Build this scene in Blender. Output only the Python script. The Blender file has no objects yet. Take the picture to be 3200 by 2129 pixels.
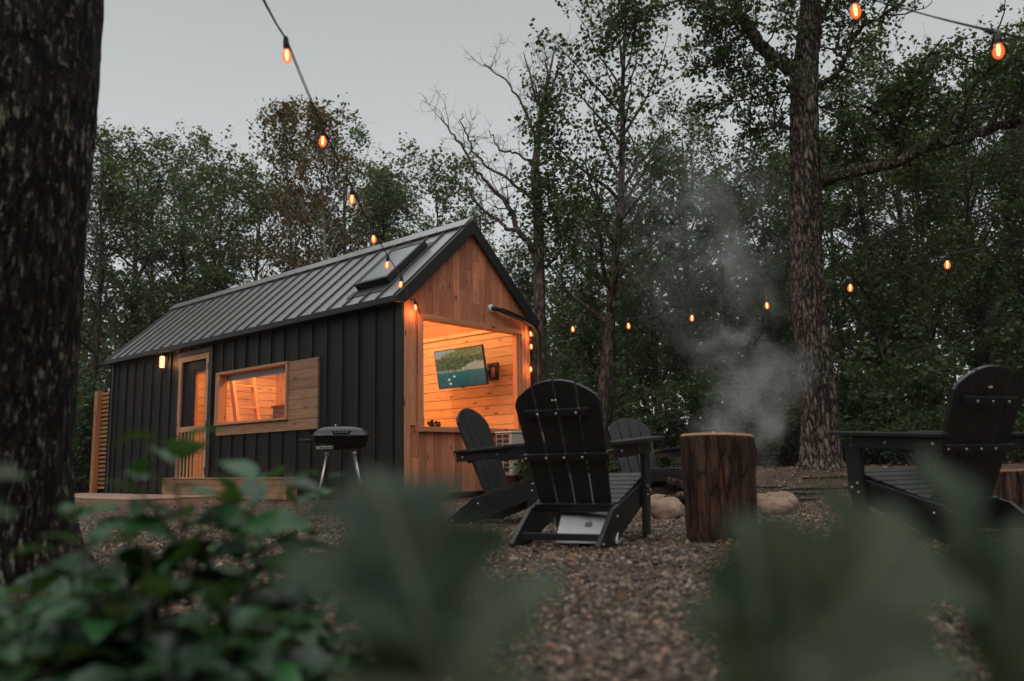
import bpy, bmesh, math, random
import numpy as np
from mathutils import Vector, Matrix, noise

R = math.radians
scene = bpy.context.scene
COL = scene.collection
rng = np.random.default_rng(7)
random.seed(7)

# ------------------------------------------------------------------ frame of the place
CAM_H = 0.48
LENS = 28.615
PITCH = 0.1492
ROLL = 0.02
CX, CY, PHI = -1.4498, 10.7495, 0.8525
GV = np.array([math.cos(PHI), math.sin(PHI), 0]); LV = np.array([-math.sin(PHI), math.cos(PHI), 0]); CV = np.array([CX, CY, 0])

def cabin_uv(x, y):
    q = np.array([x - CX, y - CY, 0])
    return float(q @ GV), float(q @ LV)

def sight(px, py, D):
    """point of the place seen towards a direction, at distance D ahead"""
    X, Y = px * 3200 / 2357 - 1600, py * 3200 / 2357 - 1064.5
    F = 2543.58
    sx = X * math.cos(ROLL) - Y * math.sin(ROLL); sy = X * math.sin(ROLL) + Y * math.cos(ROLL)
    v = (sx / F, 1.0, -sy / F)
    c, s = math.cos(PITCH), math.sin(PITCH)
    d = (v[0], v[1] * c - v[2] * s, v[1] * s + v[2] * c)
    t = D / d[1]
    return Vector((d[0] * t, D, CAM_H + d[2] * t))

def sstep(a, b, x):
    t = min(1, max(0, (x - a) / (b - a)))
    return t * t * (3 - 2 * t)

def zt(x, y):
    h = 0.34 * sstep(7.6, 10.2, y) * sstep(1.6, 3.2, x)
    h += 0.25 * sstep(15, 30, y) * sstep(-2, 6, x)
    amp = 0.012 + 0.03 * sstep(8, 14, y) * sstep(1.5, 3, x)
    h += amp * noise.noise((x * 1.3, y * 1.3, 0.3)) + 0.008 * noise.noise((x * 5, y * 5, 1.7))
    u, v = cabin_uv(x, y)
    return h

# ------------------------------------------------------------------ tagging
def tag(o, label=None, cat=None, group=None, kind=None):
    if label: o['label'] = label
    if cat: o['category'] = cat
    if group: o['group'] = group
    if kind: o['kind'] = kind
    return o

def empty(name, loc=(0, 0, 0), rz=0.0, label=None, cat=None, group=None):
    o = bpy.data.objects.new(name, None)
    COL.objects.link(o)
    o.location = loc; o.rotation_euler = (0, 0, rz); o.empty_display_size = .1
    return tag(o, label, cat, group)

def copy_tree(o, parent=None):
    c = o.copy(); COL.objects.link(c); c.parent = parent
    for ch in list(o.children): copy_tree(ch, c)
    return c

# ------------------------------------------------------------------ mesh builder
class MB:
    def __init__(s):
        s.v = []; s.f = []; s.r = []; s.cur = 0.5; s.sm = []; s.isl = []
        s.smooth = False
    def piece(s, r=None):
        s.cur = random.random() if r is None else r
        return s
    def add(s, verts, faces):
        b = len(s.v); s.isl.append((b, len(verts), len(s.f), len(faces)))
        s.v += [tuple(p) for p in verts]
        for f in faces:
            s.f.append(tuple(b + i for i in f)); s.r.append(s.cur); s.sm.append(s.smooth)
        return s
    def box(s, lo, hi, M=None):
        x0, y0, z0 = lo; x1, y1, z1 = hi
        vs = [(x0,y0,z0),(x1,y0,z0),(x1,y1,z0),(x0,y1,z0),(x0,y0,z1),(x1,y0,z1),(x1,y1,z1),(x0,y1,z1)]
        if M is not None: vs = [M @ Vector(p) for p in vs]
        return s.add(vs, [(0,3,2,1),(4,5,6,7),(0,1,5,4),(1,2,6,5),(2,3,7,6),(3,0,4,7)])
    def cbox(s, c, d, M=None):
        return s.box([c[i]-d[i]/2 for i in range(3)], [c[i]+d[i]/2 for i in range(3)], M)
    def prism(s, poly, axis, a, b, M=None):
        """extrude a 2D polygon along axis from a to b; poly gives the other two coordinates in xyz order"""
        n = len(poly); vs = []
        for t in (a, b):
            for p in poly:
                q = list(p); q.insert(axis, t); vs.append(M @ Vector(q) if M is not None else q)
        fs = [tuple(range(n)), tuple(range(2*n-1, n-1, -1))]
        for i in range(n):
            j = (i+1) % n; fs.append((i, i+n, j+n, j))
        return s.add(vs, fs)
    def tube(s, pts, rad, n=8, cap=True, jit=0.0):
        pts = [Vector(p) for p in pts]
        if not hasattr(rad, '__len__'): rad = [rad]*len(pts)
        vs = []; up = Vector((0.31, 0.17, 0.93))
        prev = None
        for i, p in enumerate(pts):
            a = pts[max(0, i-1)]; b = pts[min(len(pts)-1, i+1)]
            t = (b-a); t = t.normalized() if t.length > 1e-9 else Vector((0,0,1))
            if prev is None:
                q = t.cross(up)
                if q.length < .1: q = t.cross(Vector((1,0,0)))
                q.normalize()
            else:
                q = prev - t*prev.dot(t); q.normalize()
            prev = q; w = t.cross(q)
            for k in range(n):
                a_ = 2*math.pi*k/n; rr = rad[i]*(1+jit*(random.random()-.5))
                vs.append(p + (q*math.cos(a_)+w*math.sin(a_))*rr)
        fs = []
        for i in range(len(pts)-1):
            for k in range(n):
                k2 = (k+1) % n
                fs.append((i*n+k, i*n+k2, (i+1)*n+k2, (i+1)*n+k))
        if cap:
            fs.append(tuple(range(n-1, -1, -1))); fs.append(tuple((len(pts)-1)*n+k for k in range(n)))
        return s.add(vs, fs)
    def lathe(s, prof, n=16, M=None, sx=1, sy=1, p=2.0):
        """profile (r,z) around z; p>2 gives a rounded-rectangle section"""
        vs = []
        for r, z in prof:
            for k in range(n):
                a = 2*math.pi*k/n; c, t = math.cos(a), math.sin(a)
                m = (abs(c)**p + abs(t)**p)**(-1/p)
                q = Vector((r*c*m*sx, r*t*m*sy, z)); vs.append(M @ q if M is not None else q)
        fs = []
        for i in range(len(prof)-1):
            for k in range(n):
                k2 = (k+1) % n; fs.append((i*n+k, i*n+k2, (i+1)*n+k2, (i+1)*n+k))
        fs.append(tuple(range(n-1, -1, -1))); fs.append(tuple((len(prof)-1)*n+k for k in range(n)))
        return s.add(vs, fs)
    def build(s, name, mat, parent=None, bevel=0, label=None):
        me = bpy.data.meshes.new(name)
        me.from_pydata(s.v, [], s.f); me.update()
        at = me.attributes.new('rnd', 'FLOAT', 'FACE'); at.data.foreach_set('value', s.r)
        me.polygons.foreach_set('use_smooth', s.sm)
        if isinstance(mat, (list, tuple)):
            for m in mat: me.materials.append(m)
        else: me.materials.append(mat)
        o = bpy.data.objects.new(name, me); COL.objects.link(o); o.parent = parent
        if bevel:
            b = o.modifiers.new('edge', 'BEVEL'); b.width = bevel; b.segments = 2; b.limit_method = 'ANGLE'; b.angle_limit = R(40)
        if label: o['label'] = label
        return o

def build_each(mb, name, mat, parent=None, bevel=0):
    """every added shape becomes an object of its own"""
    out = []
    for b, n, fb, fn in mb.isl:
        q = MB(); q.v = mb.v[b:b+n]; q.f = [tuple(i-b for i in f) for f in mb.f[fb:fb+fn]]; q.r = mb.r[fb:fb+fn]; q.sm = mb.sm[fb:fb+fn]
        out.append(q.build(name, mat, parent, bevel))
    return out

def np_mesh(name, V, F, mat, parent=None, rnd=None, smooth=False):
    """V (n,3), F (m,k) all faces with k corners"""
    me = bpy.data.meshes.new(name)
    n, m, k = len(V), len(F), F.shape[1]
    me.vertices.add(n); me.vertices.foreach_set('co', np.ascontiguousarray(V, dtype=np.float32).ravel())
    me.loops.add(m*k); me.loops.foreach_set('vertex_index', np.ascontiguousarray(F, dtype=np.int32).ravel())
    me.polygons.add(m); me.polygons.foreach_set('loop_start', np.arange(0, m*k, k, dtype=np.int32))
    me.update(calc_edges=True)
    if rnd is not None:
        at = me.attributes.new('rnd', 'FLOAT', 'FACE'); at.data.foreach_set('value', np.ascontiguousarray(rnd, dtype=np.float32))
    if smooth: me.polygons.foreach_set('use_smooth', [True]*m)
    me.materials.append(mat)
    o = bpy.data.objects.new(name, me); COL.objects.link(o); o.parent = parent
    return o

def leaf_quads(P, size, tilt=.9, droop=.0, elong=1.5, flat=False):
    n = len(P)
    nrm = rng.normal(0, 1, (n, 3)); nrm[:, 2] = np.abs(nrm[:, 2])*1.1+(2.6 if flat else .25); nrm /= np.linalg.norm(nrm, axis=1)[:, None]
    a = rng.normal(0, 1, (n, 3)); a[:, 2] -= droop
    a -= nrm*(a*nrm).sum(1)[:, None]; a /= np.linalg.norm(a, axis=1)[:, None]
    b_ = np.cross(nrm, a)
    s = size*rng.uniform(.65, 1.25, n)[:, None]
    a = a*s*elong*.5; b_ = b_*s*.5
    o1 = a*.25
    V = np.stack([P-a, P+b_-o1*.3+nrm*s*.08, P+a, P-b_+o1*.3+nrm*s*.08], 1).reshape(-1, 3)
    F = np.arange(n*4).reshape(n, 4)
    return V, F, rng.random(n)

# ------------------------------------------------------------------ materials
class NT:
    def __init__(s, name):
        s.m = bpy.data.materials.new(name); s.m.use_nodes = True
        s.t = s.m.node_tree; s.t.nodes.clear()
        s.out = s.n('ShaderNodeOutputMaterial')
    def n(s, typ, **kw):
        nd = s.t.nodes.new(typ)
        for k, v in kw.items():
            if k.startswith('i_'):
                key = k[2:]
                nd.inputs[int(key) if key.isdigit() else key].default_value = v
            else: setattr(nd, k, v)
        return nd
    def l(s, a, b): s.t.links.new(a, b); return s
    def math(s, op, a, b=None, clamp=False):
        nd = s.n('ShaderNodeMath', operation=op); nd.use_clamp = clamp
        for i, x in enumerate((a, b)):
            if x is None: continue
            if isinstance(x, (int, float)): nd.inputs[i].default_value = x
            else: s.l(x, nd.inputs[i])
        return nd.outputs[0]
    def ramp(s, fac, stops, interp='LINEAR'):
        nd = s.n('ShaderNodeValToRGB'); cr = nd.color_ramp; cr.interpolation = interp
        while len(cr.elements) < len(stops): cr.elements.new(0.5)
        for e, (p, c) in zip(cr.elements, stops):
            e.position = p; e.color = (c[0], c[1], c[2], 1) if hasattr(c, '__len__') else (c, c, c, 1)
        s.l(fac, nd.inputs[0]); return nd.outputs[0]
    def mix(s, fac, a, b, blend='MIX'):
        nd = s.n('ShaderNodeMix', data_type='RGBA', blend_type=blend)
        for i, x in ((0, fac), (6, a), (7, b)):
            if isinstance(x, (int, float)): nd.inputs[i].default_value = x
            elif hasattr(x, '__len__'): nd.inputs[i].default_value = (x[0], x[1], x[2], 1)
            else: s.l(x, nd.inputs[i])
        return nd.outputs[2]
    def coord(s, scale=(1, 1, 1), kind='Object', loc=None):
        tc = s.n('ShaderNodeTexCoord'); mp = s.n('ShaderNodeMapping'); mp.inputs['Scale'].default_value = scale
        s.l(tc.outputs[kind], mp.inputs['Vector'])
        return mp.outputs[0]
    def noise(s, vec, scale, detail=4, rough=.55, dist=0):
        nd = s.n('ShaderNodeTexNoise'); nd.inputs['Scale'].default_value = scale; nd.inputs['Detail'].default_value = detail
        nd.inputs['Roughness'].default_value = rough; nd.inputs['Distortion'].default_value = dist
        if vec is not None: s.l(vec, nd.inputs['Vector'])
        return nd.outputs[0]
    def voro(s, vec, scale, feature='F1', out=0):
        nd = s.n('ShaderNodeTexVoronoi', feature=feature); nd.inputs['Scale'].default_value = scale
        s.l(vec, nd.inputs['Vector']); return nd.outputs[out]
    def bump(s, h, strength=.5, dist=.01, normal=None):
        nd = s.n('ShaderNodeBump'); nd.inputs['Strength'].default_value = strength; nd.inputs['Distance'].default_value = dist
        s.l(h, nd.inputs['Height'])
        if normal is not None: s.l(normal, nd.inputs['Normal'])
        return nd.outputs[0]
    def attr(s, name='rnd'):
        nd = s.n('ShaderNodeAttribute'); nd.attribute_name = name; return nd.outputs['Fac']
    def pbr(s, col, rough=.6, metal=0, normal=None, spec=None, **kw):
        p = s.n('ShaderNodeBsdfPrincipled')
        for key, x in (('Base Color', col), ('Roughness', rough), ('Metallic', metal)):
            if isinstance(x, (int, float)): p.inputs[key].default_value = x
            elif hasattr(x, '__len__'): p.inputs[key].default_value = (x[0], x[1], x[2], 1)
            else: s.l(x, p.inputs[key])
        if spec is not None: p.inputs['Specular IOR Level'].default_value = spec
        if normal is not None: s.l(normal, p.inputs['Normal'])
        for k, v in kw.items(): p.inputs[k.replace('_', ' ')].default_value = v
        s.l(p.outputs[0], s.out.inputs['Surface']); return p

def simple(name, col, rough=.5, metal=0, var=.12, nscale=14, bumps=.15, spec=None, **kw):
    t = NT(name); v = t.coord()
    n = t.noise(v, nscale, 5)
    c = t.mix(n, [x*(1-var) for x in col], [min(1, x*(1+var)) for x in col])
    r = t.math('ADD', t.math('MULTIPLY', n, .25), rough-.12)
    t.pbr(c, r, metal, t.bump(t.noise(v, nscale*7, 3), bumps, .003), spec, **kw)
    return t.m

def wood(name, base, dark, axis=2, knots=True, rough=.62, vari=.35, knot_scale=2.2, grain=1.0, weather=0.0):
    t = NT(name)
    sc = [26, 26, 26]; sc[axis] = 1.6
    tc = t.n('ShaderNodeTexCoord')
    rn = t.attr()
    off = t.n('ShaderNodeCombineXYZ')
    t.l(t.math('MULTIPLY', rn, 37.0), off.inputs[0]); t.l(t.math('MULTIPLY', rn, 91.0), off.inputs[1]); t.l(t.math('MULTIPLY', rn, 53.0), off.inputs[2])
    ad = t.n('ShaderNodeVectorMath', operation='ADD'); t.l(tc.outputs['Object'], ad.inputs[0]); t.l(off.outputs[0], ad.inputs[1])
    mp = t.n('ShaderNodeMapping'); mp.inputs['Scale'].default_value = sc; t.l(ad.outputs[0], mp.inputs[0])
    g = t.noise(mp.outputs[0], 1.0, 6, .6, 1.2)
    g2 = t.noise(mp.outputs[0], 3.1, 3, .6, .4)
    gg = t.math('ADD', t.math('MULTIPLY', g, .7), t.math('MULTIPLY', g2, .3))
    c = t.ramp(gg, [(.25, dark), (.48, [(a+b)/2 for a, b in zip(base, dark)]), (.62, base), (.8, [min(1, x*1.08) for x in base])])
    # each board its own tone
    tone = t.math('ADD', t.math('MULTIPLY', rn, vari), 1-vari*.62)
    cc = t.n('ShaderNodeCombineColor'); [t.l(tone, cc.inputs[i]) for i in range(3)]
    c = t.mix(1.0, c, cc.outputs[0], 'MULTIPLY')
    if knots:
        ks = [9, 9, 9]; ks[axis] = 3.2
        mk = t.n('ShaderNodeMapping'); mk.inputs['Scale'].default_value = ks; t.l(ad.outputs[0], mk.inputs[0])
        d = t.voro(mk.outputs[0], knot_scale*.42)
        k = t.ramp(d, [(.0, 1), (.085, 1), (.13, 0)])
        ring = t.ramp(d, [(.1, .45), (.32, 0)])
        c = t.mix(ring, c, [x*.75 for x in dark]); c = t.mix(t.math('MULTIPLY', k, .85), c, [x*.22 for x in dark])
    if weather:
        w = t.noise(t.coord((1, 1, 1)), 2.3, 5, .65)
        c = t.mix(t.math('MULTIPLY', t.ramp(w, [(.4, 0), (.7, 1)]), weather), c, (.16, .13, .11))
    t.pbr(c, rough, 0, t.bump(gg, .35*grain, .004), .35)
    return t.m

def leafmat(name, cols, trans=.35, rough=.5, spec=.35, big=.35):
    """cols: list of ramp colours picked per leaf, plus large-scale clump variation"""
    t = NT(name)
    rn = t.attr()
    n = t.noise(t.coord(), 1.1, 3, .6)
    oi = t.n('ShaderNodeObjectInfo')
    f = t.math('ADD', t.math('ADD', t.math('MULTIPLY', rn, 1-big), t.math('MULTIPLY', n, big*1.15)), t.math('MULTIPLY', t.math('SUBTRACT', oi.outputs['Random'], .5), .22))
    k = len(cols)
    c = t.ramp(f, [(.08+.84*i/(k-1), cc) for i, cc in enumerate(cols)])
    p = t.n('ShaderNodeBsdfPrincipled'); t.l(c, p.inputs['Base Color']); p.inputs['Roughness'].default_value = rough
    p.inputs['Specular IOR Level'].default_value = spec
    tr = t.n('ShaderNodeBsdfTranslucent'); t.l(t.mix(.5, c, (.10, .14, .02)), tr.inputs[0])
    ms = t.n('ShaderNodeMixShader'); ms.inputs[0].default_value = trans
    t.l(p.outputs[0], ms.inputs[1]); t.l(tr.outputs[0], ms.inputs[2]); t.l(ms.outputs[0], t.out.inputs[0])
    return t.m

def barkmat(name, dark, light, sxy=16, sz=4.0, lichen=None, bump=.9, dist=.02, lsc=6.0, lthr=.58):
    t = NT(name)
    v = t.coord((sxy, sxy, sz))
    nc = t.n('ShaderNodeTexNoise'); nc.inputs['Scale'].default_value = .55; nc.inputs['Detail'].default_value = 5; nc.inputs['Roughness'].default_value = .65; t.l(v, nc.inputs[0])
    wv = t.n('ShaderNodeVectorMath', operation='MULTIPLY_ADD'); t.l(nc.outputs['Color'], wv.inputs[0]); wv.inputs[1].default_value = (2.6, 2.6, 2.2); t.l(v, wv.inputs[2])
    n1 = t.noise(wv.outputs[0], .8, 3, .55)
    rid = t.math('MULTIPLY', t.math('ABSOLUTE', t.math('SUBTRACT', n1, .5)), 5.0, True)
    cr = t.voro(wv.outputs[0], .75, 'DISTANCE_TO_EDGE')
    ridge = t.math('ADD', t.math('MULTIPLY', rid, .55), t.math('MULTIPLY', t.ramp(cr, [(.0, 0), (.10, .5), (.35, 1)]), .45))
    fine = t.noise(v, 4.5, 6, .65)
    h = t.math('ADD', t.math('MULTIPLY', ridge, .65), t.math('MULTIPLY', fine, .42))
    c = t.ramp(h, [(.25, [x*.25 for x in dark]), (.45, dark), (.72, light), (.95, [x*1.25 for x in light])])
    if lichen:
        ln = t.noise(t.coord((lsc, lsc, lsc*.5)), 1.6, 5, .62)
        big = t.ramp(t.noise(t.coord((1, 1, .6)), 2.1, 3, .6), [(.38, .15), (.62, 1)])
        c = t.mix(t.math('MULTIPLY', big, t.ramp(t.math('MULTIPLY', ln, t.math('ADD', .65, t.math('MULTIPLY', ridge, .4))), [(lthr, 0), (lthr+.09, .9)])), c, lichen)
    t.pbr(c, .9, 0, t.bump(h, bump, dist), .15)
    return t.m

M = {}
M['gable_board'] = wood('gable_board', (.78, .31, .165), (.50, .155, .075), 2, True, .6, .62, 2.6)
M['trim_v'] = wood('trim_v', (.76, .35, .19), (.56, .21, .105), 2, True, .6, .2, 1.8)
M['trim_x'] = wood('trim_x', (.76, .35, .19), (.56, .21, .105), 0, True, .6, .2, 1.8)
M['shutter'] = wood('shutter', (.46, .25, .15), (.27, .135, .078), 1, True, .65, .35, 1.8, weather=.18)
M['frame_y'] = wood('frame_y', (.52, .27, .155), (.34, .16, .085), 1, True, .6, .2)
M['frame_v'] = wood('frame_v', (.52, .27, .155), (.34, .16, .085), 2, True, .6, .2)
M['door_wood'] = wood('door_wood', (.58, .34, .20), (.42, .22, .12), 2, False, .6, .15)
M['inner'] = wood('inner_pine', (.80, .56, .34), (.58, .36, .19), 1, True, .5, .28, 2.4)
M['inner_x'] = wood('inner_pine_cross', (.82, .56, .33), (.58, .36, .19), 0, True, .5, .28, 2.4)
M['ladder'] = wood('ladder_pine', (.62, .33, .16), (.45, .21, .09), 2, True, .5, .16, 1.7)
M['step'] = wood('step_wood', (.46, .27, .16), (.30, .16, .09), 1, True, .7, .3, 1.6, weather=.2)
M['deck'] = wood('deck_wood', (.36, .24, .17), (.22, .14, .10), 0, True, .7, .4, 1.6, weather=.45)
M['screen_wood'] = wood('screen_wood', (.50, .22, .10), (.31, .12, .05), 2, True, .6, .3)

def metal_siding():
    t = NT('dark_corrugated_metal')
    v = t.coord()
    sep = t.n('ShaderNodeSeparateXYZ'); t.l(v, sep.inputs[0])
    w = t.math('SINE', t.math('MULTIPLY', sep.outputs[1], 2*math.pi/.03))
    dirt = t.noise(v, 3.0, 5, .6)
    c = t.mix(dirt, (.011, .010, .010), (.021, .019, .018))
    st = t.noise(t.coord((9, 9, .5)), 1.3, 5, .6)
    low = t.math('MULTIPLY', t.math('SUBTRACT', 1.0, t.math('DIVIDE', sep.outputs[2], .55), True), t.math('MULTIPLY', st, .5))
    c = t.mix(low, c, (.10, .075, .055)); c = t.mix(t.ramp(st, [(.52, 0), (.75, .14)]), c, (.09, .085, .08))
    t.pbr(c, t.math('ADD', t.math('MULTIPLY', st, .25), .36), .0, t.bump(t.math('ADD', w, t.math('MULTIPLY', t.noise(t.coord((1.3, 1.3, .7)), 1.2, 2), 3.0)), .8, .005), .3)
    return t.m
M['siding'] = metal_siding()
M['dark_trim'] = simple('dark_trim', (.014, .013, .013), .5, 0, .2, 6, .1)
def roofmetal():
    t = NT('standing_seam_roof')
    v = t.coord()
    n = t.noise(v, 2.2, 6, .6); n2 = t.noise(t.coord((14, 1.2, 14)), 2, 4)
    c = t.mix(n, (.17, .166, .158), (.225, .22, .212))
    r = t.math('ADD', t.math('MULTIPLY', n2, .18), .30)
    t.pbr(c, r, .55, t.bump(t.noise(v, 1.7, 2), .2, .015), .5, Coat_Weight=.7, Coat_Roughness=.25)
    return t.m
M['roof'] = roofmetal()
M['seam'] = simple('seam_metal', (.09, .088, .085), .45, .3)
M['black_plastic'] = simple('black_lumber', (.011, .0105, .011), .42, 0, .3, 9, .22, .5)
def lumber(name, col):
    t = NT(name); v = t.coord()
    n = t.noise(v, 7, 6, .65); g = t.noise(t.coord((30, 3, 30)), 1.5, 4)
    geo = t.n('ShaderNodeNewGeometry'); sp = t.n('ShaderNodeSeparateXYZ'); t.l(geo.outputs['Normal'], sp.inputs[0])
    dust = t.math('MULTIPLY', t.math('MULTIPLY', t.ramp(n, [(.4, 0), (.75, 1)]), t.math('ADD', t.math('MULTIPLY', sp.outputs[2], .5, True), .12)), .35)
    c = t.mix(dust, t.mix(g, [x*.8 for x in col], [x*1.25 for x in col]), (.16, .14, .12))
    t.pbr(c, t.math('ADD', t.math('MULTIPLY', n, .3), .30), 0, t.bump(t.noise(v, 60, 4), .25, .003), .5)
    return t.m
M['black_plastic'] = lumber('black_lumber_dusty', (.0105, .010, .0105))
M['grey_chair'] = simple('charcoal_lumber', (.017, .017, .017), .42, 0, .25, 9, .22, .5)
M['bolt'] = simple('steel_bolt', (.62, .60, .56), .28, 1, .05)
M['steel'] = simple('galvanised_leg', (.55, .53, .48), .35, .7, .1)
def enamel():
    t = NT('black_enamel'); t.pbr((.003, .003, .0035), .13, 0, t.bump(t.noise(t.coord(), 6, 2), .06, .01), .42)
    return t.m
M['enamel'] = enamel()
M['ac_white'] = simple('off_white_casing', (.55, .49, .42), .5, 0, .08)
M['ac_dark'] = simple('dark_fins', (.05, .03, .022), .7)
M['rubber'] = simple('black_line_wrap', (.012, .012, .013), .55, 0, .2, 30, .6)
M['white_plastic'] = simple('white_plastic', (.62, .60, .57), .45)
M['shade'] = simple('roller_shade_cloth', (.32, .31, .29), .85)
M['dark_panel'] = simple('dark_door_panel', (.035, .034, .036), .5)
M['cabinet_dark'] = wood('cabinet_dark', (.10, .045, .02), (.04, .018, .01), 1, False, .4, .4)
M['alu'] = simple('brushed_aluminium', (.70, .70, .71), .45, .5, .05, 60, .05)
M['alu_dark'] = simple('dark_emblem', (.30, .30, .31), .3, .6)
M['concrete'] = simple('grey_skid', (.10, .08, .07), .9)

def glassmat(name, tint=(.9, .92, .92), refl=.12, rough=.02):
    t = NT(name)
    tr = t.n('ShaderNodeBsdfTransparent'); tr.inputs[0].default_value = (*tint, 1)
    gl = t.n('ShaderNodeBsdfGlossy'); gl.inputs['Roughness'].default_value = rough; gl.inputs[0].default_value = (1, 1, 1, 1)
    fr = t.n('ShaderNodeLayerWeight'); fr.inputs[0].default_value = .5
    f = t.math('ADD', t.math('MULTIPLY', t.math('POWER', fr.outputs[1], 4.0), refl), .015, True)
    mx = t.n('ShaderNodeMixShader'); t.l(f, mx.inputs[0]); t.l(tr.outputs[0], mx.inputs[1]); t.l(gl.outputs[0], mx.inputs[2])
    t.l(mx.outputs[0], t.out.inputs[0]); return t.m
M['glass'] = glassmat('window_glass', (.97, .96, .95), .16)
def screenmesh():
    t = NT('insect_screen')
    tr = t.n('ShaderNodeBsdfTransparent'); tr.inputs[0].default_value = (.9, .9, .9, 1)
    df = t.n('ShaderNodeBsdfDiffuse'); df.inputs[0].default_value = (.03, .03, .03, 1)
    mx = t.n('ShaderNodeMixShader'); mx.inputs[0].default_value = .13
    t.l(tr.outputs[0], mx.inputs[1]); t.l(df.outputs[0], mx.inputs[2]); t.l(mx.outputs[0], t.out.inputs[0]); return t.m
M['screen'] = screenmesh()
def skyglass():
    t = NT('skylight_glass'); t.pbr((.20, .22, .23), .09, .45, t.bump(t.noise(t.coord(), 2.5, 2), .05, .02), .8)
    return t.m
M['skyglass'] = skyglass()
def emis(name, col, st, cam_sample=False):
    t = NT(name); e = t.n('ShaderNodeEmission'); e.inputs[0].default_value = (*col, 1); e.inputs[1].default_value = st
    t.l(e.outputs[0], t.out.inputs[0])
    if not cam_sample: t.m.cycles.emission_sampling = 'NONE'
    return t.m
M['filament'] = emis('glowing_filament', (1.0, .50, .22), 9.0)
def bulbglass():
    t = NT('amber_bulb_glass')
    e = t.n('ShaderNodeEmission'); e.inputs[0].default_value = (1.0, .17, .045, 1); e.inputs[1].default_value = 1.5
    tr = t.n('ShaderNodeBsdfTransparent'); tr.inputs[0].default_value = (1, .9, .8, 1)
    gl = t.n('ShaderNodeBsdfGlossy'); gl.inputs['Roughness'].default_value = .05
    m1 = t.n('ShaderNodeMixShader'); m1.inputs[0].default_value = .48; t.l(tr.outputs[0], m1.inputs[1]); t.l(e.outputs[0], m1.inputs[2])
    m2 = t.n('ShaderNodeMixShader'); m2.inputs[0].default_value = .05; t.l(m1.outputs[0], m2.inputs[1]); t.l(gl.outputs[0], m2.inputs[2])
    t.l(m2.outputs[0], t.out.inputs[0]); t.m.cycles.emission_sampling = 'NONE'; return t.m
M['bulb'] = bulbglass()
M['lantern'] = emis('lantern_glow', (1.0, .50, .22), 2.6)
M['socket'] = simple('black_socket', (.012, .011, .011), .5)
M['cable'] = simple('dark_cable', (.014, .013, .012), .6)

M['bark_big'] = barkmat('lichened_bark', (.015, .011, .009), (.044, .034, .027), 30, 7, (.27, .26, .17), .9, .02, 24.0, .46)
M['bark_oak'] = barkmat('furrowed_oak_bark', (.050, .037, .029), (.33, .26, .205), 26, 8.0, None, 1.0, .03)
M['bark'] = barkmat('grey_brown_bark', (.055, .044, .034), (.16, .13, .105), 22, 6, (.22, .21, .17), .8, .012)
M['bark_pale'] = barkmat('pale_birch_bark', (.22, .19, .16), (.55, .50, .44), 12, 22, None, .4, .006)
M['bark_bare'] = barkmat('weathered_bare_bark', (.085, .065, .052), (.24, .19, .155), 22, 6, None, .7, .01)
G = lambda r, g, b: (r, g, b)
M['leaf_oak'] = leafmat('oak_leaves', [G(.020, .040, .014), G(.034, .062, .020), G(.050, .085, .026), G(.085, .115, .035)])
M['leaf_far'] = leafmat('haze_paled_leaves', [G(.042, .068, .032), G(.064, .098, .044), G(.092, .125, .052), G(.14, .13, .055)])  # lightened so that haze over the far trees sits in the leaf colour
M['leaf_maple'] = leafmat('maple_leaves', [G(.018, .036, .014), G(.032, .060, .020), G(.050, .090, .025), G(.09, .12, .04)])
M['leaf_birch'] = leafmat('turning_birch_leaves', [G(.045, .050, .020), G(.085, .065, .025), G(.14, .070, .028), G(.18, .070, .026), G(.08, .090, .032)])
M['leaf_dark'] = leafmat('shade_darkened_leaves', [G(.013, .030, .012), G(.023, .050, .018), G(.038, .072, .022), G(.062, .085, .026)])  # lower tones carry the shade of the dense wood in the leaf colour
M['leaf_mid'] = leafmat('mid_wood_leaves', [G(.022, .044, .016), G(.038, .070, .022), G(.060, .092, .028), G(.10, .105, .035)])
M['leaf_under'] = leafmat('undergrowth_leaves', [G(.014, .034, .012), G(.025, .055, .017), G(.040, .080, .024), G(.07, .10, .03)])
M['leaf_near'] = leafmat('broad_weed_leaves', [G(.010, .034, .014), G(.016, .070, .022), G(.024, .115, .028), G(.06, .17, .04)], .3, .42, .55, .2)
M['leaf_weed'] = leafmat('dark_weed_leaves', [G(.008, .024, .011), G(.012, .042, .016), G(.020, .065, .022), G(.04, .10, .03)], .3, .42, .5, .2)
M['leaf_pale'] = leafmat('grey_green_leaves', [G(.013, .030, .014), G(.026, .048, .024), G(.054, .078, .042)], .3, .6, .25, .3)
M['stem'] = simple('weed_stem', (.05, .045, .03), .7)

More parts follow.
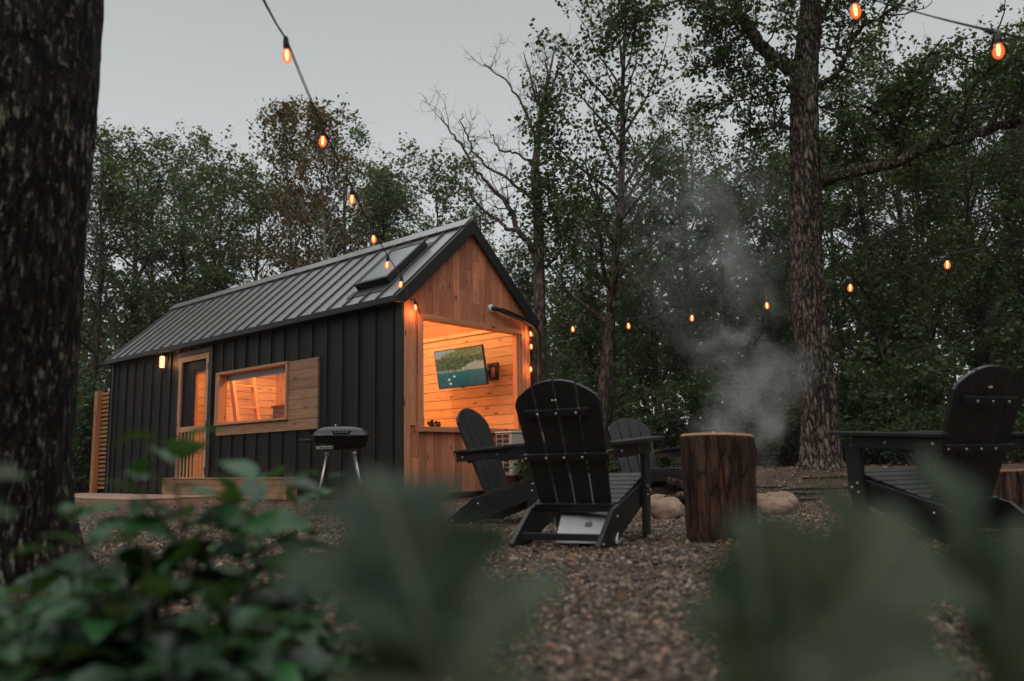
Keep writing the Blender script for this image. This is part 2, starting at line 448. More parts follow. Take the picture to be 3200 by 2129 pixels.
# ------------------------------------------------------------------ ground
def groundmat():
    t = NT('mulch_and_gravel')
    v = t.coord((1, 1, 1))
    cell = t.voro(v, 34, 'F1', 1)
    d = t.voro(v, 34)
    hs = t.n('ShaderNodeSeparateColor'); t.l(cell, hs.inputs[0])
    chip = t.ramp(hs.outputs[0], [(0, (.035, .024, .019)), (.3, (.085, .058, .046)), (.6, (.14, .098, .078)), (.85, (.21, .155, .125)), (1, (.30, .24, .20))])
    chip = t.mix(t.ramp(d, [(.35, 0), (.75, .8)]), chip, (.02, .014, .012))
    soil = t.mix(t.noise(v, 9, 6, .7), (.045, .026, .017), (.15, .082, .052))
    sep = t.n('ShaderNodeSeparateXYZ'); t.l(v, sep.inputs[0])
    nn = t.noise(v, .9, 4)
    # forest soil beyond the clearing, to the far side
    a = t.math('ADD', t.math('SUBTRACT', sep.outputs[1], 9.0), t.math('MULTIPLY', nn, 2.2))
    a = t.ramp(t.math('MULTIPLY', a, .5, True), [(.3, 0), (.8, 1)])
    c = t.mix(a, chip, soil)
    big = t.noise(v, .6, 3)
    c = t.mix(t.math('MULTIPLY', big, .35), c, (.06, .042, .03))
    h = t.math('ADD', t.math('MULTIPLY', d, -.8), t.math('MULTIPLY', hs.outputs[1], .6))
    t.pbr(c, .85, 0, t.bump(t.math('ADD', h, t.noise(v, 60, 4)), .9, .02), .25)
    return t.m
M['ground'] = groundmat()
xs = np.concatenate([np.linspace(-120, -9, 24)[:-1], np.linspace(-9, 9, 121), np.linspace(9, 120, 24)[1:]])
ys = np.concatenate([np.linspace(-60, -1, 12)[:-1], np.linspace(-1, 16, 121), np.linspace(16, 160, 40)[1:]])
V = np.array([[x, y, zt(x, y)] for y in ys for x in xs])
nx, ny = len(xs), len(ys)
ii, jj = np.meshgrid(np.arange(nx-1), np.arange(ny-1))
b = (jj*nx+ii).ravel()
F = np.stack([b, b+1, b+1+nx, b+nx], 1)
g = np_mesh('ground', V, F, M['ground'], smooth=True); tag(g, kind='structure')

def chipmat():
    t = NT('wood_chip_pieces'); rn = t.attr()
    c = t.ramp(rn, [(0, (.020, .014, .009)), (.35, (.060, .042, .028)), (.6, (.125, .088, .060)), (.78, (.21, .155, .105)), (.9, (.34, .27, .19)), (.94, (.32, .13, .07)), (1, (.52, .44, .34))])
    n = t.noise(t.coord(), 45, 4)
    c = t.mix(t.math('MULTIPLY', n, .5), c, (.05, .032, .024))
    t.pbr(c, .75, 0, t.bump(n, .4, .004), .3); return t.m
M['chip'] = chipmat()
def scatter_chips(n, x0, x1, y0, y1, smin, smax):
    pts = []
    while len(pts) < n:
        x = rng.uniform(x0, x1, n); y = y0 + (y1-y0)*rng.random(n)**1.35
        ok = np.abs(x) < y*.72+.6
        q = np.stack([x - CX, y - CY, 0*x], 1); u = q @ GV; v = q @ LV
        ok &= ~((u > -.02) & (v > -.02))
        pts += list(zip(x[ok], y[ok]))
    pts = np.array(pts[:n])
    z = np.array([zt(x, y) for x, y in pts])
    s = rng.uniform(smin, smax, n)*(1+.5*(rng.random(n)**4))
    base = np.array([[-.5,-.32,0],[.5,-.28,0],[.62,.1,0],[.3,.36,0],[-.45,.3,0],[-.3,-.15,1],[.35,-.12,1],[.25,.18,1],[-.28,.16,1]])
    P = np.repeat(base[None], n, 0)
    P = P + rng.normal(0, .09, P.shape)
    P[:, :, 2] *= rng.uniform(.22, .6, n)[:, None]
    P[:, :, 1] *= rng.uniform(.3, 1.05, n)[:, None]; P[:, :, 0] *= rng.uniform(.9, 1.5, n)[:, None]
    P *= s[:, None, None]
    ax, ay, az = rng.normal(0, .35, n), rng.normal(0, .35, n), rng.uniform(0, 6.28, n)
    def rot(P, a, i, j):
        c, s_ = np.cos(a)[:, None], np.sin(a)[:, None]
        A, B = P[:, :, i].copy(), P[:, :, j].copy(); P[:, :, i] = c*A - s_*B; P[:, :, j] = s_*A + c*B
    rot(P, ax, 1, 2); rot(P, ay, 0, 2); rot(P, az, 0, 1)
    P[:, :, 0] += pts[:, 0][:, None]; P[:, :, 1] += pts[:, 1][:, None]; P[:, :, 2] += (z+.002)[:, None]
    tri = np.array([[5,6,7],[5,7,8],[0,1,6],[0,6,5],[1,2,6],[2,7,6],[2,3,7],[3,8,7],[3,4,8],[4,5,8],[4,0,5]])
    F = (tri[None] + (np.arange(n)*9)[:, None, None]).reshape(-1, 3)
    return P.reshape(-1, 3), F, np.repeat(rng.random(n), len(tri))
A = scatter_chips(150000, -4.5, 4.6, 1.0, 10.5, .007, .017)
B = scatter_chips(9000, -4.0, 4.2, .8, 7.5, .014, .026)
gr = np_mesh('gravel', np.concatenate([A[0], B[0]]), np.concatenate([A[1], B[1]+len(A[0])]), M['chip'], rnd=np.concatenate([A[2], B[2]]))
tag(gr, 'brown bark chips and gravel covering the clearing', kind='stuff')

M['litter'] = leafmat('dry_leaf_litter', [(.06, .03, .018), (.14, .075, .04), (.22, .13, .07), (.30, .20, .11)], .1, .7, .2, .1)
LP = []
while len(LP) < 1500:
    y_ = 2.6+10*rng.random()**1.2; x_ = rng.uniform(-1, 1)*(y_*.72+.5)
    u_, v_ = cabin_uv(x_, y_)
    dens_ = .25+.75*sstep(8.3, 9.8, y_)*sstep(1.2, 2.4, x_)+.5*max(0, noise.noise((x_*.9, y_*.9, 4.0)))
    if (u_ > -.1 and v_ > -.1) or rng.random() > dens_: continue
    LP.append((x_, y_, zt(x_, y_)+.022+.01*rng.random()))
V_, F_, r_ = leaf_quads(np.array(LP), .036, flat=True)
lo_ = np_mesh('leaf_litter', V_, F_, M['litter'], rnd=r_); tag(lo_, 'dry brown leaves fallen over the gravel and soil', kind='stuff')

# ------------------------------------------------------------------ cabin (local frame: x across the gable, y along the long wall)
cab = empty('cabin', (CX, CY, 0), PHI, 'small black metal clad cabin with cedar gable, picture window and standing seam roof', 'cabin')
W_, L_ = 2.6, 9.0
ZE, ZP = 2.724, 4.065
slope = (ZP-ZE)/1.46
def roofz(u): return ZE + (u+.16)*slope if u <= 1.3 else ZE + (2.76-u)*slope

# long wall: cladding slabs round the openings
DOOR = (5.05, 6.17, .2, 2.52); WIN = (2.62, 4.75, 1.2, 2.1)
def holed(mb, fixed, a, b, holes, axis, r0, r1, z0, z1):
    """slab normal to `axis` spanning r0..r1 (other horizontal axis) and z0..z1, minus rectangular holes"""
    cuts = sorted({r0, r1, *[h[0] for h in holes], *[h[1] for h in holes]})
    for p, q in zip(cuts[:-1], cuts[1:]):
        zs = [(z0, z1)]
        for h in holes:
            if h[0] <= p+1e-6 and h[1] >= q-1e-6:
                nz = []
                for s_, e_ in zs:
                    if h[2] > s_: nz.append((s_, min(e_, h[2])))
                    if h[3] < e_: nz.append((max(s_, h[3]), e_))
                zs = nz
        for s_, e_ in zs:
            lo = [0, 0, s_]; hi = [0, 0, e_]; lo[axis] = a; hi[axis] = b; lo[1-axis] = p; hi[1-axis] = q
            mb.box(lo, hi)
mb = MB()
holed(mb, 0, 0, .05, [DOOR, WIN], 0, .0, L_, .05, 2.78)
ribs = [.194+.3705*i for i in range(25)]
for y in ribs:
    for s_, e_ in [(.05, 2.72)]:
        segs = [(s_, e_)]
        for h in (DOOR, (1.84, 4.78, 1.03, 2.1)):
            if h[0]-.03 < y < h[1]+.03:
                segs = [x for a_, b_ in segs for x in ((a_, min(b_, h[2])), (max(a_, h[3]), b_)) if x[1]-x[0] > .01]
        for a_, b_ in segs: mb.box((-.026, y-.009, a_), (.0, y+.009, b_))
mb.build('metal_wall', M['siding'], cab)
mb = MB(); mb.box((W_-.05, 0.045, .05), (W_, L_, 2.78)); mb.box((.055, L_-.05, .05), (W_-.055, L_-.002, 2.78))
mb.prism([(.055, 2.785), (W_-.055, 2.785), (1.3, ZP-.14)], 1, L_-.048, L_-.002)
for y in ribs: mb.box((W_, y-.009, .05), (W_+.026, y+.009, 2.7))
mb.build('back_wall', M['siding'], cab)
mb = MB(); mb.box((.06, .1, .0), (2.54, 8.94, .1)); mb.box((.02, .03, -.02), (.3, .4, .045)); 
mb.build('foundation', M['concrete'], cab)
# corner trims
mb = MB(); mb.box((-.03, -.012, .06), (-.001, .13, 2.7)); mb.box((-.028, -.014, 2.0), (-.0, .0, 2.69))
mb.box((2.602, -.03, .06), (2.66, .0, 2.7)); mb.box((-.03, 8.93, .05), (-.001, 9.02, 2.7))
build_each(mb, 'corner_trim', M['dark_trim'], cab, .003)

# gable boards, each one its own strip
GW = (.30, 2.40, .96, 2.50)
mb = MB()
u = 0.0; k = 0
bw = .1345
while u < W_-.01:
    w = min(bw, W_-u); a0, a1 = u+.002, u+w-.002
    def top(x): return roofz(x) - .09
    segs = [(.096, None)]
    if a1 > GW[0] and a0 < GW[1]: segs = [(.096, GW[2]), (GW[3], None)]
    for z0, z1 in segs:
        # staggered butt joints
        cuts = []
        if z1 is None:
            t0 = min(top(a0), top(a1)); z = z0 + random.uniform(.25, .8)
            while z < t0 - .3: cuts.append(z); z += random.uniform(.6, 1.2)
        lo = z0
        for c in cuts + [None]:
            d = random.uniform(0, .0022)
            mb.piece()
            if c is not None: mb.prism([(a0, lo), (a1, lo), (a1, c-.001), (a0, c-.001)], 1, .0-d, .022); lo = c+.001
            elif z1 is None:
                m = (a0+a1)/2
                if a0 < 1.3 < a1: poly = [(a0, lo), (a1, lo), (a1, top(a1)), (1.3, top(1.3)), (a0, top(a0))]
                else: poly = [(a0, lo), (a1, lo), (a1, top(a1)), (a0, top(a0))]
                mb.prism(poly, 1, .0-d, .022)
            else: mb.prism([(a0, lo), (a1, lo), (a1, z1), (a0, z1)], 1, .0-d, .022)
    u += bw; k += 1
mb.build('gable_boards', M['gable_board'], cab)
mb = MB(); mb.prism([(.055, 2.5), (2.545, 2.5), (2.545, 2.7), (1.3, 3.9), (.055, 2.7)], 1, .024, .06)
mb.box((.055, .024, .1), (2.545, .06, .95)); mb.box((.055, .024, .95), (.255, .06, 2.5)); mb.box((2.465, .024, .95), (2.545, .06, 2.5))
mb.build('gable_sheathing', M['dark_trim'], cab)
# corner boards of the gable
mb = MB(); mb.piece(); mb.box((-.004, -.022, .096), (.1, -.003, 2.69)); mb.piece(); mb.box((.102, -.018, 1.0), (.2, -.003, 2.68))
mb.piece(); mb.box((2.49, -.022, .096), (2.604, -.003, 2.62))
build_each(mb, 'corner_board', M['trim_v'], cab, .002)

# gable picture window
gw = MB()
gw.piece(); gw.box((.258, -.034, .96), (.330, .10, 2.462)); gw.piece(); gw.box((2.395, -.034, .985), (2.462, .10, 2.462))
pw = empty('picture_window'); pw.parent = cab; build_each(gw, 'side_casing', M['trim_v'], pw, .003)
mb = MB(); mb.piece(); mb.box((.258, -.036, 2.462), (2.462, .12, 2.53)); mb.build('window_head', M['trim_x'], pw, .003)
mb = MB(); mb.piece(); mb.box((.258, -.05, .918), (2.462, .10, .986)); mb.build('sill', M['trim_x'], pw, .003)
mb = MB(); mb.piece(); mb.box((2.30, .0, .986), (2.33, .08, 2.46)); mb.piece(); mb.box((2.345, -.012, .986), (2.39, .09, 2.46))
build_each(mb, 'jamb', M['trim_v'], pw, .002)
mb = MB(); mb.box((.332, .04, .988), (2.30, .046, 2.46)); mb.build('pane', M['glass'], pw)

# interior lining
mb = MB(); zb = .16
for i in range(17):
    z0 = zb + i*.1545
    mb.piece(); mb.box((2.49, .14, z0+.004), (2.51, 6.7, z0+.1505))
mb.build('inner_wall_boards', M['inner'], cab)
mb = MB()
for i in range(21):
    z0 = zb + i*.1545; x0, x1 = .14, 2.46
    if z0 > 2.4:
        d = (z0+.15-2.45)/slope; x0 += max(0, d-.1); x1 -= max(0, d-.1)
    if x1-x0 > .2:
        mb.piece(); mb.box((x0, 6.76, z0+.004), (x1, 6.78, z0+.1505))
mb.build('partition_boards', M['inner_x'], cab)
mb = MB(); mb.piece(); mb.box((2.40, 6.66, .16), (2.485, 6.755, 2.6)); mb.piece(); mb.box((.10, 6.66, .16), (.16, 6.755, 2.6)); build_each(mb, 'corner_post', M['ladder'], cab)
mb = MB(); holed(mb, 0, .09, .11, [(5.10, 6.1, .2, 2.45), (2.66, 4.70, 1.23, 2.07)], 0, .1, L_-.1, .16, 2.66)
holed(mb, 0, .075, .09, [(.33, 2.34, .985, 2.465)], 1, .12, 2.48, .16, 2.66)
mb.build('inner_lining', M['inner'], cab)
mb = MB(); mb.box((.06, .06, .1), (2.54, 8.94, .16)); mb.build('floor', M['inner'], cab)
mb = MB()
for sgn in (0, 1):
    for i in range(11):
        t0, t1 = i/11, (i+1)/11-.004
        u0, u1 = .1+1.2*t0, .1+1.2*t1
        z0, z1 = 2.60+(u0-.1)*slope*.93, 2.60+(u1-.1)*slope*.93
        if sgn: u0, u1 = 2.6-u0, 2.6-u1
        mb.piece(); mb.prism([(u0, z0), (u1, z1), (u1, z1+.02), (u0, z0+.02)], 1, .1, 8.9)
mb.build('ceiling_boards', M['inner'], cab)
mb = MB(); mb.piece(); mb.box((2.44, .14, 2.585), (2.488, 6.6, 2.64)); mb.build('cornice', M['inner'], cab)

# roof
nrm = Vector((-slope, 0, 1)).normalized()
def rf(u, h=0.0, side=0):
    z = ZE+(u+.16)*slope
    x = u - h*slope/math.sqrt(1+slope*slope); zz = z + h/math.sqrt(1+slope*slope)
    return (x if not side else 2.6-x, zz)
mb = MB()
for sd in (0, 1):
    a, b_, c_, d_ = rf(-.17, -.005, sd), rf(1.3, -.005, sd), rf(1.3, -.055, sd), rf(-.17, -.055, sd)
    mb.prism([a, b_, c_, d_], 1, -.03, 9.06)
roof = mb.build('roof', M['roof'], cab)
mb = MB()
y = -.01
ry = [-.004+.37*i for i in range(25)]
for sd in (0, 1):
    for y in ry:
        if .42 < y < 1.19:
            for u0, u1 in ((-.17, .10), (.93, 1.28)):
                a, b_, c_, d_ = rf(u0, .022, sd), rf(u1, .022, sd), rf(u1, -.004, sd), rf(u0, -.004, sd)
                mb.prism([a, b_, c_, d_], 1, y-.006, y+.006)
            continue
        a, b_, c_, d_ = rf(-.17, .022, sd), rf(1.28, .022, sd), rf(1.28, -.004, sd), rf(-.17, -.004, sd)
        mb.prism([a, b_, c_, d_], 1, y-.008, y+.008)
mb.build('roof_seams', M['seam'], roof)
mb = MB()
for sd in (0, 1):
    a, b_, c_, d_ = rf(1.15, .036, sd), rf(1.302, .04, sd), rf(1.302, .012, sd), rf(1.15, .012, sd)
    mb.prism([a, b_, c_, d_], 1, -.045, 9.07)
for i in range(25):
    yy = -.0+.37*i
    p = rf(1.17, .038); mb.lathe([(.008, -.004), (.009, .004), (.004, .009)], 8, Matrix.Translation((p[0], yy+.18, p[1])))
mb.build('ridge_cap', M['roof'], roof)
# eave drip and fascia
mb = MB()
for sd in (0, 1):
    a, b_ = rf(-.172, .0, sd), rf(-.172, -.09, sd)
    x0, x1 = sorted((a[0], a[0]+(.012 if sd == 0 else -.012)))
    mb.box((x0-.004, -.03, ZE-.085), (x1, 9.06, ZE-.004))
    xa, xb = (-.165, 0.0) if sd == 0 else (2.6, 2.765)
    mb.box((xa, -.02, ZE-.075), (xb, 9.05, ZE-.062))
mb.build('eave_fascia', M['dark_trim'], roof)
mb = MB()
for yy0, yy1 in ((-.075, -.028), (9.062, 9.09)):
    for sd in (0, 1):
        q = [(-.185, ZE-.012+.004), (1.3, ZP+.004), (1.3, ZP-.20), (.03, ZE-.20+.21*slope-.03), (-.185, ZE-.09)]
        q = [(-.185, ZE-.02), (1.3, ZE-.02+1.485*slope), (1.3, ZE-.02+1.485*slope-.215), (.03, ZE-.02+.215*slope-.215), (-.03, ZE-.09), (-.185, ZE-.10)]
        if sd: q = [(2.6-x, z) for x, z in q]
        mb.prism(q, 1, yy0 + (.0015 if sd else 0), yy1)
build_each(mb, 'rake_board', M['dark_trim'], roof, .002)
# skylight
def rp(u, y, h): x, z = rf(u, h); return Vector((x, y, z))
mb = MB()
U0, U1, Y0, Y1 = .14, .87, .44, 1.16
def slab(mb, u0, u1, y0, y1, h0, h1):
    vs = [rp(u0, y0, h0), rp(u1, y0, h0), rp(u1, y1, h0), rp(u0, y1, h0), rp(u0, y0, h1), rp(u1, y0, h1), rp(u1, y1, h1), rp(u0, y1, h1)]
    mb.add(vs, [(0,3,2,1),(4,5,6,7),(0,1,5,4),(1,2,6,5),(2,3,7,6),(3,0,4,7)])
slab(mb, U0, U1, Y0, Y0+.045, .0, .11); slab(mb, U0, U1, Y1-.045, Y1, .0, .11)
slab(mb, U0, U0+.045, Y0+.045, Y1-.045, .0, .11); slab(mb, U1-.045, U1, Y0+.045, Y1-.045, .0, .11)
slab(mb, U0-.14, U0-.002, Y0-.1, Y1+.1, .001, .006); slab(mb, U1+.002, U1+.1, Y0-.05, Y1+.05, .001, .006)
sk = mb.build('skylight', M['dark_trim'], cab, .003)
mb = MB(); slab(mb, U0+.04, U1-.04, Y0+.04, Y1-.04, .092, .102); mb.build('pane', M['skyglass'], sk)

# long-wall window with shutter
mb = MB(); 
for a_ in ((4.632, 4.752), (2.617, 2.660)):
    mb.piece(); mb.box((-.07, a_[0], 1.238), (.085, a_[1], 2.052))
sw = empty('side_window'); sw.parent = cab; build_each(mb, 'jamb', M['frame_v'], sw, .002)
mb = MB(); mb.piece(); mb.box((-.072, 2.615, 2.054), (.085, 4.752, 2.098)); mb.piece(); mb.box((-.078, 2.615, 1.20), (.085, 4.752, 1.236))
hs = build_each(mb, 'sill', M['frame_y'], sw, .002); hs[0].name = 'window_head'
mb = MB(); mb.box((.03, 2.661, 1.238), (.034, 4.631, 2.05)); mb.build('pane', M['glass'], sw)
mb = MB(); mb.box((.05, 2.67, 1.952), (.054, 4.62, 2.05)); mb.smooth = True; mb.tube([(.062, 2.67, 1.955), (.062, 4.62, 1.955)], .010, 8); mb.build('roller_shade', M['shade'], sw)
mb = MB()
hz = (2.092-1.195)/6
for i in range(6):
    mb.piece(); mb.box((-.036, 1.862, 1.195+i*hz+.0022), (-.001, 2.612, 1.195+(i+1)*hz-.0022))
mb.build('shutter_panel', M['shutter'], cab, .002)
mb = MB(); mb.piece(.4); mb.box((-.04, 1.858, 1.03), (-.001, 4.735, 1.190)); mb.build('apron_board', M['shutter'], cab, .002)

# doors
mb = MB(); mb.box((-.035, 6.14, .16), (.08, 6.19, 2.58)); mb.box((-.045, 4.93, .16), (.08, 5.055, 2.58)); mb.box((-.05, 4.93, 2.505), (.08, 6.19, 2.585))
dcase = mb.build('door_casing', M['dark_trim'], cab, .002)
mb = MB()
for a_ in ((6.045, 6.135), (5.062, 5.155)):
    mb.piece(); mb.box((-.035, a_[0], .2), (.0, a_[1], 2.50))
for z0, z1 in ((2.40, 2.50), (1.135, 1.228), (.2, .34)):
    mb.piece(); mb.box((-.034, 5.157, z0), (-.001, 6.043, z1))
for i in range(7):
    yy = 5.235+i*.122
    mb.piece(); mb.box((-.028, yy-.018, .34), (-.006, yy+.018, 1.135))
sd_ = mb.build('screen_door', M['door_wood'], cab, .003)
mb = MB(); mb.box((-.004, 5.158, .34), (-.003, 6.042, 2.4)); mb.build('insect_screen', M['screen'], sd_)
mb = MB(); mb.smooth = True; mb.tube([(-.036, 6.10, 1.30), (-.07, 6.10, 1.27), (-.08, 6.10, 1.18), (-.07, 6.10, 1.09), (-.036, 6.10, 1.06)], .009, 8); mb.build('handle', M['dark_trim'], sd_)
mb = MB()
for z in (2.25, 1.24, .45): mb.box((-.047, 5.035, z-.06), (-.036, 5.085, z+.06))
build_each(mb, 'hinge', M['dark_trim'], sd_)
mb = MB(); mb.box((.02, 5.66, .2), (.06, 6.07, 2.44)); mb.box((.02, 5.1, 2.22), (.06, 5.66, 2.44)); mb.build('entry_door', M['dark_panel'], cab)
mb = MB(); mb.piece(); mb.box((.035, 5.615, .2), (.08, 5.658, 2.218)); mb.piece(); mb.box((.035, 5.1, 2.175), (.08, 5.612, 2.218)); mb.build('door_jamb', M['trim_v'], cab)

# steps in front of the long wall: a thing of its own
st = empty('wooden_step', (CX, CY, 0), PHI, 'long low boxed wooden step against the black side wall of the cabin', 'step')
mb = MB()
for i in range(3):
    mb.piece(); mb.box((-.225, 2.33, .012+i*.1), (-.20, 6.2, .108+i*.1))
mb.build('riser', M['step'], st, .002)
mb = MB(); mb.piece(); mb.box((-.198, 2.33, .01), (-.03, 2.355, .305)); mb.piece(); mb.box((-.198, 6.175, .01), (-.03, 6.2, .305)); build_each(mb, 'side_board', M['step'], st)
mb = MB()
for i in range(2):
    mb.piece(); mb.box((-.235+i*.104, 2.32, .312), (-.135+i*.104, 6.21, .335))
mb.build('tread', M['step'], st, .002)

# low deck
dk = empty('low_deck', (CX, CY, 0), PHI, 'low weathered plank deck lying on the gravel before the cabin, beside the big trunk', 'deck')
mb = MB()
for i in range(9):
    mb.piece(); mb.box((-1.9+i*.142, 3.55, .045), (-1.9+i*.142+.136, 8.4, .075))
mb.build('planks', M['deck'], dk, .002)
mb = MB(); mb.piece(); mb.box((-1.915, 3.54, .0), (-1.875, 8.41, .043)); mb.piece(); mb.box((-1.87, 3.54, .0), (-.65, 3.58, .043)); mb.build('deck_edge', M['step'], dk)

# privacy screen
ps = empty('privacy_screen', (CX, CY, 0), PHI, 'orange cedar slatted privacy screen standing at the far end of the cabin', 'fence')
mb = MB(); mb.piece(); mb.box((-.05, 9.62, .0), (.05, 9.76, 2.14)); mb.build('post', M['screen_wood'], ps, .003)
mb = MB()
for i in range(23):
    mb.piece(); mb.box((.052, 9.12, .12+i*.088), (.075, 9.80, .17+i*.088))
mb.build('slats', M['screen_wood'], ps)

# lantern (part of the cabin wall)
mb = MB(); mb.smooth = True
Ml = Matrix.Translation((-.09, 6.686, 2.475))
mb.lathe([(.02, -.13), (.055, -.128), (.058, -.118), (.02, -.116)], 16, Ml); mb.lathe([(.03, .11), (.058, .112), (.05, .13), (.015, .15)], 16, Ml)
for k in range(4):
    a = k*math.pi/2+.4; mb.tube([Ml @ Vector((.056*math.cos(a), .056*math.sin(a), -.12)), Ml @ Vector((.056*math.cos(a), .056*math.sin(a), .115))], .004, 5)
mb.smooth = False; mb.box((-.06, 6.65, 2.60), (0, 6.72, 2.63)); mb.box((-.015, 6.635, 2.5), (-.001, 6.737, 2.68))
ln = mb.build('wall_lantern', M['dark_trim'], cab)
mb = MB(); mb.smooth = True; mb.lathe([(.03, -.112), (.048, -.10), (.048, .09), (.035, .105)], 16, Ml); mb.build('lantern_glass', M['lantern'], ln)

# line set from the gable down to the outdoor unit
mb = MB(); mb.smooth = True
pth = [(1.73, -.0, 2.785), (1.76, -.05, 2.785), (1.85, -.075, 2.77), (2.1, -.08, 2.73), (2.4, -.08, 2.675), (2.6, -.075, 2.62), (2.71, -.07, 2.52), (2.745, -.065, 2.35), (2.75, -.06, 2.0), (2.75, -.06, 1.2), (2.74, -.08, .8), (2.6, -.2, .6), (2.35, -.28, .55)]
mb.tube(pth, .036, 10); mb.tube([(x+.02, y-.045, z+.01) for x, y, z in pth[2:]], .016, 8); mb.tube([(x-.01, y-.05, z-.025) for x, y, z in pth[2:]], .012, 8)
ls = mb.build('refrigerant_line', M['rubber'], cab)
mb = MB(); mb.smooth = True; mb.lathe([(.0, -.03), (.052, -.03), (.066, -.01), (.066, .0)], 20, Matrix.Translation((1.73, -.001, 2.785)) @ Matrix.Rotation(R(-90), 4, 'X') @ Matrix.Rotation(R(180), 4, 'X') @ Matrix.Rotation(R(180), 4, 'X')); mb.build('wall_cap', M['white_plastic'], ls)

# outdoor unit
ac = empty('heat_pump', (CX, CY, 0), PHI, 'off white outdoor heat pump unit under the picture window, beside the gable boards', 'heat pump')
x0, x1, y0, y1, z0, z1 = 1.62, 2.40, -.46, -.15, .30, .92
mb = MB(); mb.box((x0+.006, y0, z0), (x1, y1, z1-.02)); mb.box((x0-.006, y0-.012, z1-.02), (x1+.01, y1+.01, z1+.008))
acb = mb.build('casing', M['ac_white'], ac, .012)
mb = MB()
for i in range(2):
    for j in range(8):
        a = y1-.03-i*.125; zz = z0+.06+j*.068
        mb.box((x0-.001, a-.10, zz), (x0+.004, a, zz+.048))
mb.build('side_vents', M['ac_dark'], acb)
mb = MB()
Mf = Matrix.Translation((2.10, y0-.002, .60)) @ Matrix.Rotation(R(90), 4, 'X')
mb.lathe([(.25, -.002), (.25, .004)], 32, Mf); fg = mb.build('fan_opening', M['ac_dark'], acb)
mb = MB(); mb.smooth = True
for r_ in (.06, .11, .16, .21, .25):
    mb.tube([Mf @ Vector((r_*math.cos(a), r_*math.sin(a), .015)) for a in np.linspace(0, 6.283, 33)], .003, 5, False)
for k in range(12): a = k*math.pi/6; mb.tube([Mf @ Vector((.03*math.cos(a), .03*math.sin(a), .012)), Mf @ Vector((.25*math.cos(a), .25*math.sin(a), .012))], .0025, 5)
mb.build('fan_guard', M['ac_white'], acb)
for xx in (1.72, 2.26):
    mb = MB(); mb.box((xx, y0+.0, .0), (xx+.06, y1, .06)); mb.box((xx+.01, y0+.02, .055), (xx+.05, y0+.06, .302)); mb.box((xx+.01, y1-.06, .055), (xx+.05, y1-.02, .302)); mb.build('foot', M['dark_trim'], ac)


# ---- inside the cabin
tv = empty('television', (CX, CY, 0), PHI, 'flat television showing a teal bay and beach, tilted on its arm inside the cabin', 'television')
TM = Matrix.Translation((2.03, .965, 2.0)) @ Matrix.Rotation(R(-90), 4, 'Z') @ Matrix.Rotation(R(10.5), 4, 'X')
# local screen frame: x right (towards -y of the cabin), y into the room wall, z up
def tvp(x, y, z): return TM @ Vector((x, y, z))
mb = MB(); mb.box((-.545, .0, -.315), (.545, .035, .315), TM); mb.box((-.3, .035, -.2), (.3, .06, .15), TM); mb.box((-.03, -.004, -.33), (.03, .02, -.315), TM)
tvb = mb.build('television_body', M['dark_trim'], tv, .002)
NX, NY = 128, 72
P = []; 
for j in range(NY+1):
    for i in range(NX+1):
        P.append(tvp(-.53+1.06*i/NX, -.0025, -.30+.60*j/NY))
Fs = np.array([[j*(NX+1)+i, j*(NX+1)+i+1, (j+1)*(NX+1)+i+1, (j+1)*(NX+1)+i] for j in range(NY) for i in range(NX)])
def tvcol(s, t):
    n = noise.fractal((s*7, t*7, 3.1), 1.0, 2.0, 5); n2 = noise.fractal((s*22, t*22, 9.1), 1.0, 2.0, 4)
    shore = .40 + .03*n2 + (.05*(s > .45)*(s-.45)*2) - .10*max(0, s-.62)
    sand_top = shore + max(0, (s-.40))*.55*(1 if s < .75 else 1) 
    sand_top = min(sand_top, shore+.24-.12*max(0, s-.7)) + .03*n
    for bx, by in ((.36, .28), (.24, .21), (.26, .10)):
        if (s-bx)**2/.0007 + (t-by)**2/.0009 < 1: return (.55, .60, .42)
    if t < shore:
        k = max(0, min(1, (shore-t)/.4)); return (.015+.02*(1-k), .13-.07*k+.01*n2, .11-.04*k)
    if t < sand_top and s > .38: return (.36+.06*n2, .29+.05*n2, .20+.03*n2)
    if t < shore+.07 and s <= .45: return (.23+.15*n2, .20+.13*n2, .15+.1*n2)
    if t > .93-.12*max(0, .3-s)*4+.04*n and s < .45: return (.34, .34, .30)
    if t > .78: return (.19+.12*n2+.06*n, .17+.1*n2+.04*n, .065+.04*n2)
    gd = max(.0, .5+.9*n2+.4*n)
    return (.045+.09*gd, .060+.085*gd, .025+.03*gd)
tvm = NT('television_picture')
at = tvm.n('ShaderNodeAttribute'); at.attribute_name = 'picture'
e = tvm.n('ShaderNodeEmission'); tvm.l(at.outputs['Color'], e.inputs[0]); e.inputs[1].default_value = .95
gl = tvm.n('ShaderNodeBsdfGlossy'); gl.inputs['Roughness'].default_value = .12; gl.inputs[0].default_value = (1, 1, 1, 1)
mx = tvm.n('ShaderNodeMixShader'); mx.inputs[0].default_value = .03; tvm.l(e.outputs[0], mx.inputs[1]); tvm.l(gl.outputs[0], mx.inputs[2]); tvm.l(mx.outputs[0], tvm.out.inputs[0])
scr = np_mesh('screen', np.array([list(p) for p in P]), Fs, tvm.m, tvb)
ca = scr.data.color_attributes.new('picture', 'FLOAT_COLOR', 'POINT')
cols = []
for j in range(NY+1):
    for i in range(NX+1): cols += [max(0, c) for c in tvcol(i/NX, j/NY)] + [1]
ca.data.foreach_set('color', cols)
mb = MB(); mb.box((2.12, .70, 1.9), (2.47, .74, 1.96)); mb.box((2.455, .55, 1.80), (2.486, .60, 2.08)); mb.box((2.455, .72, 1.80), (2.486, .77, 2.08)); mb.box((2.455, .60, 2.04), (2.486, .72, 2.08)); mb.box((2.455, .60, 1.80), (2.486, .72, 1.84))
